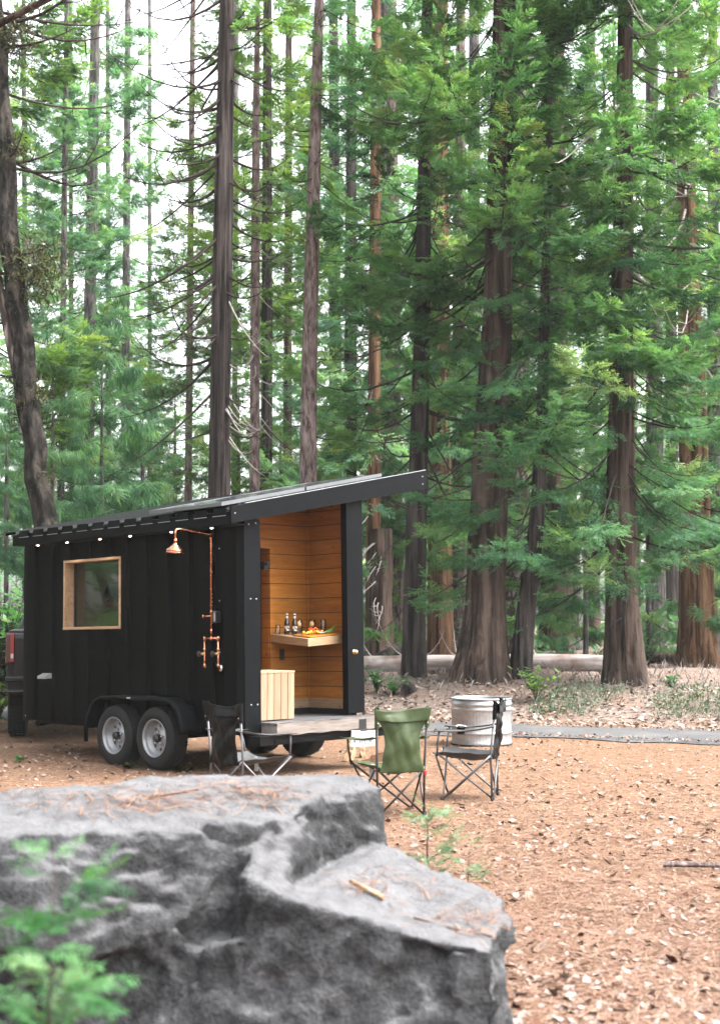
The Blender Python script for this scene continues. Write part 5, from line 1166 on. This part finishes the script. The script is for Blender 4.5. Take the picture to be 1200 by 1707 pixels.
for s_ in (-1, 1):
    a = 0
    for p, r in (((s_ * .10, .07, .095), .10), ((s_ * .12, .28, .095), .092), ((s_ * .12, .44, .07), .075), ((s_ * .12, .46, -.10), .066), ((s_ * .12, .455, -.28), .055)):
        TVv.append(p); TR_.append(r); TE.append((a, len(TVv) - 1)); a = len(TVv) - 1
skin('trousers', TVv, TE, TR_, M['trousers'], PE, 1)
for s_ in (-1, 1): skin('boot', [(s_ * .12, .45, -.28), (s_ * .12, .46, -.375), (s_ * .12, .60, -.39), (s_ * .12, .66, -.395)], [(0, 1), (1, 2), (2, 3)], [.06, .058, .045, .03], M['boot'], PE, 1)
mb = MB(); mb.lathe([(.098, .0), (.104, .02), (.103, .05), (.095, .09), (.07, .125), (.035, .142), (.0005, .146)], 28, 0, Matrix.Translation((0, .065, .755)) @ Matrix.Scale(1.1, 4, (0, 1, 0)) @ Matrix.Rotation(R(8), 4, 'X')); mb.lathe([(.100, -.03), (.108, -.025), (.110, .02), (.102, .028)], 28, 0, Matrix.Translation((0, .065, .765)) @ Matrix.Scale(1.1, 4, (0, 1, 0)) @ Matrix.Rotation(R(8), 4, 'X')); mb.build('knitted_cap', M['knit'], PE)
mb = MB(); mb.grid(lambda u, v: (.088 * math.sin(-1.7 + 3.4 * u), .055 - .095 * math.cos(-1.7 + 3.4 * u), .68 + .085 * v), 14, 4); mb.build('hair', M['boot'], PE, solid=.012)

# ================================================================= folding camp chairs
def camp_chair(label, loc, rz, fab, seatm, tube, wid=.42, splay=.10, seed=1, back_h=.89, cup=None, tagside=0, toggle=False, fold=0.0):
    rg = np.random.default_rng(seed)
    rt = empty('camp_chair', (loc[0], loc[1], float(gh(loc[0], loc[1])) + .003), (0, 0, rz), label, 'folding chair')
    w, d = wid / 2, .24; wf = w + splay
    T = M[tube]; r = .0095
    RP = {s: [(s * w * .96, -d, .0), (s * w, -d + .01, .42), (s * (w + .015), -d - .04, back_h)] for s in (-1, 1)}
    for s in (-1, 1):
        mb = MB(); mb.tube(RP[s], r * 1.1, 10); lg = mb.build('leg', T, rt, fix=False)
        mb = MB(); mb.lathe([(.014, 0), (.016, .015), (.012, .035)], 12, 0, Matrix.Translation((s * w * .96, -d, 0))); mb.build('rubber_foot', M['black_plastic'], lg)
    FT = {s: (s * wf, d + .02, .43) for s in (-1, 1)}; RT = {s: (s * w, -d + .01, .41) for s in (-1, 1)}
    FB = {s: (s * (wf - .04), d - .02, .0) for s in (-1, 1)}; RB = {s: (s * w * .96, -d, .02) for s in (-1, 1)}
    ends = [(FB[-1], RT[-1]), (RB[-1], FT[-1]), (FB[1], RT[1]), (RB[1], FT[1]), (FB[-1], FT[1]), (FB[1], FT[-1]), (RB[-1], RT[1]), (RB[1], RT[-1])]
    for k, (a, b) in enumerate(ends):
        a, b = Vector(a), Vector(b); o = Vector((0, 0, 0))
        if k >= 4: o = Vector((0, .014 * (1 if k % 2 else -1), 0))
        else: o = Vector((.014 * (1 if k % 2 else -1), 0, 0))
        mb = MB(); mb.tube([a + o, b + o], r, 8); mb.build('cross_brace', T, rt, fix=False)
    for s in (-1, 1):
        mb = MB(); mb.lathe([(.015, 0), (.017, .015), (.012, .03)], 12, 0, Matrix.Translation((FB[s][0], FB[s][1], -.003))); mb.build('rubber_foot', M['black_plastic'], rt)
        ap = (s * (wf + .03), d - .01, .622)
        mb = MB(); mb.tube([(s * (wf - .01), d + .015, .40), (s * (wf + .012), d + .01, .52), ap], r, 8); mb.build('arm_post', T, rt, fix=False)
        # armrest: sagging strip from the back leg to the arm post
        ph = rg.uniform(0, 6)
        def fa(u, v, s=s, ph=ph, ap=ap):
            y = (-d - .03) + (ap[1] + .05 + d + .03) * u; x = s * (w + .008) + (ap[0] - s * (w + .008)) * u; wd = .035 + .03 * math.sin(min(1, u * 1.15) * math.pi * .62)
            return (x + (v - .5) * 2 * wd, y, .668 - .038 * u - .022 * math.sin(u * math.pi) + .006 * math.sin(9 * u + ph) * (v - .3) + .012 * (abs(v - .5) * 2) ** 2)
        mb = MB(); mb.grid(fa, 14, 6); ar = mb.build('armrest', M[seatm], rt, fix=False, solid=.005, subsurf=1)
        if cup == s:
            mb = MB(); c_ = fa(.70, .5); Mx = Matrix.Translation((c_[0], c_[1], c_[2] + .008)) @ Matrix.Rotation(R(-8 * s), 4, 'Y') @ Matrix.Rotation(R(6), 4, 'X')
            mb.lathe([(.041, 0), (.046, .004), (.050, .003), (.051, 0), (.046, -.002), (.041, 0)], 28, 0, Mx); mb.build('cup_ring', M['white_tag'], ar, fix=False)
            mb = MB(); mb.lathe([(.041, .0), (.039, -.05), (.036, -.07), (.0005, -.072)], 24, 0, Mx); mb.build('cup_pocket', M[fab], ar, fix=False)
    # seat and backrest: slack cloth with creases
    ph = rg.uniform(0, 6, 6)
    def fs(u, v):
        y = -d + .0 + (2 * d + .05) * u; x = ((w + (wf - w) * u) * 1.0) * (2 * v - 1)
        e = abs(2 * v - 1)
        return (x, y - .03 * (1 - e * e) * (u > .95), .425 + .012 * u - (.085 - .02 * u) * (1 - e ** 2.2) * (.55 + .45 * math.sin(math.pi * min(1, u * .9 + .08))) + .005 * math.sin(11 * v + 5 * u + ph[0]) + .004 * math.sin(17 * u - 6 * v + ph[1]))
    mb = MB(); mb.grid(fs, 16, 18); st = mb.build('seat', M[seatm], rt, fix=False, solid=.006, subsurf=1)
    mb = MB(); mb.tube([fs(0, v / 12) for v in range(13)], .006, 6); mb.build('hem', M[fab], st, fix=False)
    mb = MB(); mb.tube([fs(1, v / 12) for v in range(13)], .006, 6); mb.build('hem', M[fab], st, fix=False)
    def fb(u, v):
        e = 2 * v - 1; z = .375 + (back_h + .015 - .375) * u
        ww = w * (.80 + .06 * math.cos(u * 6.28) + (.19 * sstep(.55, .85, u))) + .018 * sstep(.8, .9, u)
        if u < .12: ww = w * (.80 + .06 + .10 * (1 - u / .12))
        yb = -d - .02 - .02 * u - .045 * (1 - e * e) * math.sin(math.pi * min(1, .15 + u * .9)) + fold * .05 * math.sin(4 * u + 1)
        cr = (1 + .8 * (seed > 1)) * (.005 * math.sin(7 * v + 9 * u + ph[2]) + .0035 * (1 - abs(math.sin(9 * u - 6 * v + ph[3]))) * 2 + .003 * (1 - abs(math.sin(11 * v + 5 * u + ph[4]))) * 2 + .004 * math.sin(5 * v - 15 * u + ph[5]))
        return (float(ww) * e + .004 * math.sin(20 * u + ph[1]), float(yb) + cr * (1 - e ** 6), z - .022 * (1 - e * e) * u - .012 * math.sin(5 * v + ph[0]) * (u > .9))
    mb = MB(); mb.grid(fb, 26, 20); bk = mb.build('backrest', M[fab], rt, fix=False, solid=.005, subsurf=1)
    # top sleeve, wrapping the posts
    def fsl(u, v):
        p = fb(.80 + .20 * u, v); e = 2 * v - 1; return (p[0] * 1.05, p[1] - .016 + .006 * math.sin(9 * v + ph[2]) - .01 * e * e, p[2] + .004)
    mb = MB(); mb.grid(fsl, 6, 20); mb.build('top_band', M[fab], bk, fix=False, solid=.006, subsurf=1)
    for s in (-1, 1):
        mb = MB(); mb.grid(lambda u, v, s=s: (s * (w + .012 + .003 * u) + .021 * math.cos(v * 6.283), -d - .03 - .008 * u + .021 * math.sin(v * 6.283), back_h - .15 + .165 * u + .01 * math.sin(v * 6.28) * u), 5, 12); mb.build('sleeve', M[fab], bk, fix=False)
        for zz in (-.02, -.11):
            mb = MB(); mb.lathe([(.006, 0), (.005, .003), (.0005, .004)], 8, 0, Matrix.Translation((s * (w + .01), -d - .054, back_h + zz)) @ Matrix.Rotation(R(90), 4, 'X')); mb.build('rivet', M['screw'], bk, fix=False)
    if tagside:
        mb = MB(); x0 = tagside * (w * .55); mb.grid(lambda u, v: (x0 + .05 * (v - .5) + .01 * u, d * (.35 if tagside > 0 else .9) + .012 * math.sin(3 * u), .40 - .13 * u), 5, 2); mb.build('care_tag', M['white_tag'], rt, fix=False, solid=.001)
    if toggle:
        mb = MB(); mb.box(w - .012, w + .016, -d - .02, -d + .02, .365, .385); mb.box(w - .004, w + .012, -d - .016, -d + .01, .34, .365); mb.build('toggle', M['red'], rt, bevel=.004)
    return rt
camp_chair('olive green folding camp chair seen from behind, nearest the boulder', (.275, 11.97), R(17), 'fab_green', 'fab_green', 'tube_dark', .42, .09, 1, .90, tagside=-1, toggle=True)
camp_chair('black folding camp chair turned sideways in front of the metal tank', (1.015, 13.00), R(77), 'fab_black', 'fab_grey', 'tube_grey', .42, .06, 2, .89, cup=1, tagside=1, fold=.25)
camp_chair('black folding camp chair standing by the trailer corner, its back to the boulder', (-1.02, 12.52), R(-43), 'fab_black', 'fab_grey', 'tube_grey', .42, .09, 3, .90, tagside=-1)

# ================================================================= stock tank
q = gp(807, 1243.5); q[1] += .395; TKN = empty('stock_tank', (q[0], q[1], float(gh(q[0], q[1]))), (0, 0, .3), 'round galvanised metal stock tank standing on the needles behind the sideways black chair', 'stock tank')
mb = MB(); n = 180; V = []; rows = [(0, 0, .395), (.012, 0, .40), (.05, .0, .395), (.06, 1, .392), (.135, 1, .392), (.145, 0, .394), (.155, 0, .402), (.170, 0, .402), (.18, 0, .394), (.19, 1, .392), (.44, 1, .392), (.45, 0, .394), (.46, 0, .404), (.48, 0, .404), (.49, 0, .392), (.515, 0, .392), (.525, 0, .404), (.545, 0, .404), (.555, 0, .393), (.60, 0, .393)]
for (z, c_, r_) in rows:
    for j in range(n):
        a = 2 * math.pi * j / n; rr = r_ + (.0035 * math.cos(60 * a) if c_ else 0); V.append((rr * math.cos(a), rr * math.sin(a), z))
Fs = [(i * n + j, i * n + (j + 1) % n, (i + 1) * n + (j + 1) % n, (i + 1) * n + j) for i in range(len(rows) - 1) for j in range(n)]
mb.add(V, Fs, 0, True); mb.add([(.39 * math.cos(2 * math.pi * j / 60), .39 * math.sin(2 * math.pi * j / 60), .02) for j in range(60)], [tuple(range(60))]); mb.build('tank_wall', M['tank'], TKN, fix=False, solid=.003)
mb = MB(); mb.tube([(.396 * math.cos(a), .396 * math.sin(a), .604) for a in np.linspace(0, 2 * math.pi, 80)], .011, 8, cap=False); mb.build('rim', M['tank'], TKN, fix=False)
mb = MB(); mb.tube([(.398 * math.cos(a), .398 * math.sin(a), .008) for a in np.linspace(0, 2 * math.pi, 80)], .012, 6, cap=False); mb.build('base_ring', M['rubber'], TKN, fix=False)

# ================================================================= firewood
t = NT('split wood face'); c = t.coord((18, 1.5, 18)); f = t.noise(c, 1.0, 6, .6, .6); t.bsdf(t.ramp(f, [(.3, (.15, .085, .048)), (.5, (.30, .195, .115)), (.7, (.42, .31, .20))]), .8, 0, f, .6, .02, .2); M['split'] = t.m
def firewood(label, px, py, Ln, r, rot, seed, z=.0, half=False, flip=False):
    rg = np.random.default_rng(seed); b = gp(px, py); rt = empty('firewood', (b[0], b[1], float(gh(b[0], b[1])) + z), rot, label, 'firewood')
    angs = np.linspace(0, math.pi * (1 if half else .55), 9); rim = [(r * math.cos(a + (math.pi if flip else 0)), r * math.sin(a + (math.pi if flip else 0))) for a in angs]
    sec = ([] if half else [(0, 0)]) + rim; n = len(sec); K = 10; mb = MB(); V = []
    for k in range(K + 1):
        y = Ln * (k / K - .5); 
        for (x, z_) in sec: V.append((x + .006 * rg.normal() + .01 * math.sin(k * .7 + seed), y + .008 * rg.normal() * (k in (0, K)), z_ + .005 * rg.normal()))
    nb = len(rim) - 1; o_ = 0 if half else 1
    for k in range(K):
        for j in range(n):
            mi = 1 if o_ <= j < o_ + nb else 0
            mb.add([], []); 
    fs_ = []; ms = []
    for k in range(K):
        for j in range(n): fs_.append((k * n + j, k * n + (j + 1) % n, (k + 1) * n + (j + 1) % n, (k + 1) * n + j)); ms.append(1 if o_ <= j < o_ + nb else 0)
    fs_ += [tuple(range(n))[::-1], tuple(K * n + j for j in range(n))]; ms += [0, 0]
    mb.add(V, fs_); mb.m = ms; mb.build('split_log', [M['split'], M['bark_cedar']], rt); return rt
firewood('split tan log leaning upright behind the left arm of the green chair', 590, 1268, .40, .085, (R(62), R(10), R(-25)), 1, .17, flip=True)
firewood('split log with dark bark slanting down to the right under the green chair', 632, 1284, .46, .08, (R(-22), R(0), R(58)), 2, .10)
firewood('short reddish split log standing between the two other logs', 606, 1262, .34, .07, (R(80), R(-16), R(12)), 3, .17, flip=True)

# ================================================================= boulder
from mathutils import noise as mn
def hull(pts):
    bm = bmesh.new(); [bm.verts.new(p) for p in pts]; r_ = bmesh.ops.convex_hull(bm, input=bm.verts)
    bmesh.ops.delete(bm, geom=[g_ for g_ in r_['geom_interior'] if isinstance(g_, bmesh.types.BMVert)], context='VERTS')
    bmesh.ops.recalc_face_normals(bm, faces=bm.faces); return bm
Pt = lambda px, py, z: tuple(gp(px, py, z))
HA = [Pt(-260, 1345, .85), Pt(0, 1326, .86), Pt(150, 1304, .88), Pt(300, 1293, .88), Pt(560, 1292, .87), Pt(517, 1320, .85), Pt(-260, 1395, .80), Pt(0, 1388, .81), Pt(150, 1380, .81), Pt(300, 1382, .79), Pt(430, 1377, .79), Pt(505, 1354, .81),
      (-2.4, 7.3, -.3), (-.2, 7.2, -.3), (-.2, 6.2, -.3), (-2.4, 5.42, -.3), (-1.4, 5.42, -.3), (-.74, 5.6, -.3), (-.42, 5.72, -.3), (-1.9, 5.32, .35), (-1.1, 5.36, .4), (-.7, 5.52, .45)]
HB = [Pt(646, 1404, .60), Pt(551, 1442, .53), Pt(760, 1452, .50), Pt(842, 1505, .43), Pt(860, 1532, .38), Pt(852, 1572, .33), Pt(470, 1495, .57), Pt(520, 1507, .53), Pt(610, 1524, .50), Pt(700, 1558, .45), Pt(830, 1582, .39),
      Pt(385, 1545, .45), Pt(300, 1640, .20), (-.98, 5.42, -.3), (.60, 5.72, -.3), (.40, 6.4, -.3), (-.2, 6.6, -.3), (-.46, 5.25, -.3), (.25, 5.20, -.3), (.50, 5.28, -.3), (.55, 5.35, .15)]
HC = [Pt(425, 1374, .79), Pt(508, 1348, .81), Pt(517, 1322, .84), Pt(551, 1440, .53), Pt(470, 1495, .57), Pt(400, 1460, .64), Pt(385, 1545, .45), (-.5, 5.45, -.3), (-.05, 6.4, -.3), (-.6, 6.3, -.3)]
HD = [Pt(517, 1318, .85), Pt(645, 1309, .85), Pt(612, 1299, .865), Pt(555, 1292, .87), Pt(648, 1402, .60), Pt(551, 1438, .53), Pt(515, 1390, .68), (-.2, 7.0, -.3), (.14, 7.0, -.3), (.14, 6.4, -.3), (-.15, 6.3, -.3)]
bmj = bmesh.new()
for h_ in (HA, HB, HC, HD):
    b_ = hull(h_); tmp = bpy.data.meshes.new('t'); b_.to_mesh(tmp); b_.free(); bmj.from_mesh(tmp); bpy.data.meshes.remove(tmp)
me = bpy.data.meshes.new('boulder'); bmj.to_mesh(me); bmj.free()
tmpo = bpy.data.objects.new('boulder_tmp', me); COL.objects.link(tmpo)
m_ = tmpo.modifiers.new('r', 'REMESH'); m_.mode = 'VOXEL'; m_.voxel_size = .024
m_ = tmpo.modifiers.new('s', 'SMOOTH'); m_.iterations = 2; m_.factor = .5
dg = bpy.context.evaluated_depsgraph_get(); me2 = bpy.data.meshes.new_from_object(tmpo.evaluated_get(dg)); bpy.data.objects.remove(tmpo)
nv = len(me2.vertices); cs = np.empty(nv * 3); me2.vertices.foreach_get('co', cs); cs = cs.reshape(-1, 3)
nn = np.array([v.normal[:] for v in me2.vertices]); out = cs.copy()
for i in range(nv):
    p = Vector(cs[i]); q_ = p + Vector((.25 * mn.noise(p * 1.5), .25 * mn.noise(p * 1.5 + Vector((9, 0, 0))), 0))
    up_ = max(0, nn[i][2]); k = 1 - .62 * up_ * up_
    d1, _p = mn.voronoi(Vector((q_.x * 2.6, q_.y * 2.6, q_.z * 3.4)))
    fp = _p[0]; hv = mn.random_unit_vector; h1 = mn.noise_vector(fp * 7.31 + Vector((3, 1, 8)))
    facet = (Vector((q_.x * 2.6, q_.y * 2.6, q_.z * 3.4)) - fp).dot(h1) * .075
    d2_, p2_ = mn.voronoi(q_ * 6.5 + Vector((5, 5, 5))); h2 = mn.noise_vector(p2_[0] * 5.7 + Vector((1, 7, 2))); facet2 = (q_ * 6.5 + Vector((5, 5, 5)) - p2_[0]).dot(h2) * .034
    d = .06 * mn.fractal(p * 1.6, .9, 2.1, 4) + facet + facet2 + .03 * mn.noise(fp * 3.3) + .024 * mn.ridged_multi_fractal(p * 4.5, .9, 2.2, 5, 1.0, 2.0) - .024 + .018 * mn.fractal(p * 13, .7, 2.1, 4)
    out[i] = cs[i] + nn[i] * (d * k - .022 * k)
me2.vertices.foreach_set('co', out.ravel()); me2.polygons.foreach_set('use_smooth', np.ones(len(me2.polygons), bool)); me2.update()
t = NT('grey boulder'); c = t.coord(); f1 = t.noise(c, 2.2, 7, .62, .4); f2 = t.noise(c, 9, 6, .65, .3); f3 = t.noise(c, 55, 4, .6)
ff = t.math('ADD', t.math('MULTIPLY', f1, .45), t.math('ADD', t.math('MULTIPLY', f2, .35), t.math('MULTIPLY', f3, .2)))
col = t.ramp(ff, [(.38, (.006, .0062, .0068)), (.47, (.019, .0195, .0205)), (.54, (.036, .037, .039)), (.60, (.065, .066, .068)), (.68, (.16, .16, .16))])
ge = t.n('ShaderNodeNewGeometry'); sx = t.n('ShaderNodeSeparateXYZ'); t.l(ge.outputs['Normal'], sx.inputs[0])
top_pale = t.math('MULTIPLY', t.ramp(sx.outputs['Z'], [(.55, (0, 0, 0)), (.9, (1, 1, 1))]), t.math('ADD', t.math('MULTIPLY', f2, .9), .25))  # mask for upward faces, mottled by noise, mixed towards pale grey
col = t.mix(top_pale, col, (.105, .104, .108))
t.bsdf(col, .9, 0, t.math('ADD', f2, t.math('MULTIPLY', f3, .5)), .9, .03, .2); M['rock'] = t.m
bo = empty('boulder', (-.8, 5.8, 0), label='huge grey foreground boulder with a lower ledge on its right and needles on top', cat='boulder')
for v in me2.vertices: v.co -= Vector((-.8, 5.8, 0))
me2.name = 'rock'; me2.materials.clear(); ro = link('rock', me2, bo, [M['rock']]); 
# needles caught on the boulder
bpy.context.view_layer.update()
rg = np.random.default_rng(14); pos = []
from mathutils.bvhtree import BVHTree
bvh = BVHTree.FromPolygons([tuple(v.co) for v in me2.vertices], [tuple(p.vertices) for p in me2.polygons])
for (pxa, pya, sx_, sy_, n) in [(300, 1330, 120, 14, 200), (190, 1345, 90, 12, 110), (430, 1325, 40, 14, 80), (700, 1490, 60, 28, 40), (800, 1540, 40, 18, 60), (610, 1480, 20, 8, 26)]:
    for k in range(n):
        d = ray(rg.normal(pxa, sx_), rg.normal(pya, sy_)); o = Vector(CAM) - bo.location; hit = bvh.ray_cast(o, Vector(d).normalized())
        if hit[0] is not None and hit[1].z > .6: pos.append(tuple(hit[0] + bo.location + Vector((0, 0, rg.uniform(.004, .02)))))
pos = np.array(pos); M['needle_pale'] = m_attr('needles on rock', [(0, (.08, .035, .02)), (.4, (.19, .09, .05)), (1, (.28, .17, .11))])
scatter('needles_on_boulder', M['needle_pale'], NTm, pos, rg.uniform(.12, .22, len(pos)), rg.uniform(0, 1, len(pos)), rg, .12)
def twig_on(name, label, pix, r, mat):
    P = []
    for px, py in pix:
        d = ray(px, py); hit = bvh.ray_cast(Vector(CAM) - bo.location, Vector(d).normalized()); 
        if hit[0] is not None: P.append(hit[0] + bo.location + Vector((0, 0, r * 1.3)))
    if len(P) < 2: return
    o = empty(name, P[0], label=label, cat='twig'); mb = MB(); mb.tube([p - P[0] for p in P], [r] * len(P), 6); mb.build('stem', M[mat], o, fix=False)
twig_on('bark_flake', 'long tan bark flake lying on the lower ledge of the boulder', [(585, 1474), (605, 1484), (640, 1502)], .010, 'split')
twig_on('needle_twig', 'long reddish needle twig crossing the right end of the ledge', [(690, 1532), (760, 1552), (820, 1563), (848, 1580)], .004, 'needle_pale')
twig_on('needle_twig', 'reddish twig with needles at the back of the boulder top', [(200, 1345), (260, 1330), (330, 1318)], .004, 'needle_pale')
# ================================================================= saplings
def sapling(label, base, hgt, seed, L0, ns, nl, size, mat='leaf_sapling', zlo=.25):
    rt = empty('cedar_sapling', base, label=label, cat='sapling')
    mb = MB(); mb.tube([(0, 0, -.05), (.01, 0, hgt * .35), (-.008, .005, hgt * .7), (0, 0, hgt)], [.007, .006, .004, .0015], 8); mb.build('stem', M['twig'], rt, fix=False)
    Vv, Qq, mi, tn = crown_arrays(seed=seed, axis=lambda z: (0, 0), trad=lambda z: .004, zlo=hgt * zlo, zhi=hgt * .99, Lf=lambda z: L0 * (1.12 - z / hgt) + .035, nl=nl, ns=ns, size=size, kind='fir', elev=(15, 50), droop=.25, upc=.1, bare=.2, limb_r=.007)
    Vv[:, :] = Vv
    np_mesh('crown', Vv, Qq, [M['twig'], M[mat]], rt, attr=np.clip(tn + .08, 0, 1), mi=mi); return rt
b = at(92, 1430, 2.95); sapling('bright green blurred cedar sapling in the lower left foreground, before the boulder', (b[0], b[1], 0), b[2] + .0, 3, .185, 20, 36, .088, zlo=.3)
b = at(714, 1350, 7.15); sapling('small pale green sapling rising behind the right ledge of the boulder', (b[0], b[1], 0), b[2], 4, .19, 16, 22, .085, 'leaf_pale', zlo=.25)
b = at(782, 1418, 6.75); sapling('tiny sapling just right of the pale one, peeping over the boulder ledge', (b[0], b[1], 0), b[2], 5, .10, 12, 12, .07, 'leaf_pale', zlo=.3)
# blue cord tied round the furrowed cedar
c_ = bpy.data.objects['incense_cedar.002']; mb = MB(); M['blue'] = m_plain('blue cord', (.012, .022, .085), .6)
y_ = c_.location.y; a0 = at(1018, 1040, y_ - .42); a1 = at(1036, 1030, y_ - .46); a2 = at(1012, 1050, y_ - .40)
rp = empty('blue_cord', tuple(a1), label='short blue cord hanging on the furrowed cedar with the shredded base', cat='cord'); mb.tube([Vector(p - a1) for p in (a2, a0, a1)], .006, 6); mb.build('strand', M['blue'], rp, fix=False)
# ================================================================= air: pale haze deepening into the wood
HZ_ = MB(); HZ_.box(-170, 170, -60, 190, -3.0, 46); hz = HZ_.build('haze', [])
t = NT('thin air'); pv = t.n('ShaderNodeVolumePrincipled', Density=.0003); pv.inputs['Color'].default_value = (.93, .96, .95, 1); t.l(pv.outputs[0], t.out.inputs['Volume'])
hz.data.materials.clear(); hz.data.materials.append(t.m); hz['kind'] = 'stuff'; hz.visible_shadow = True
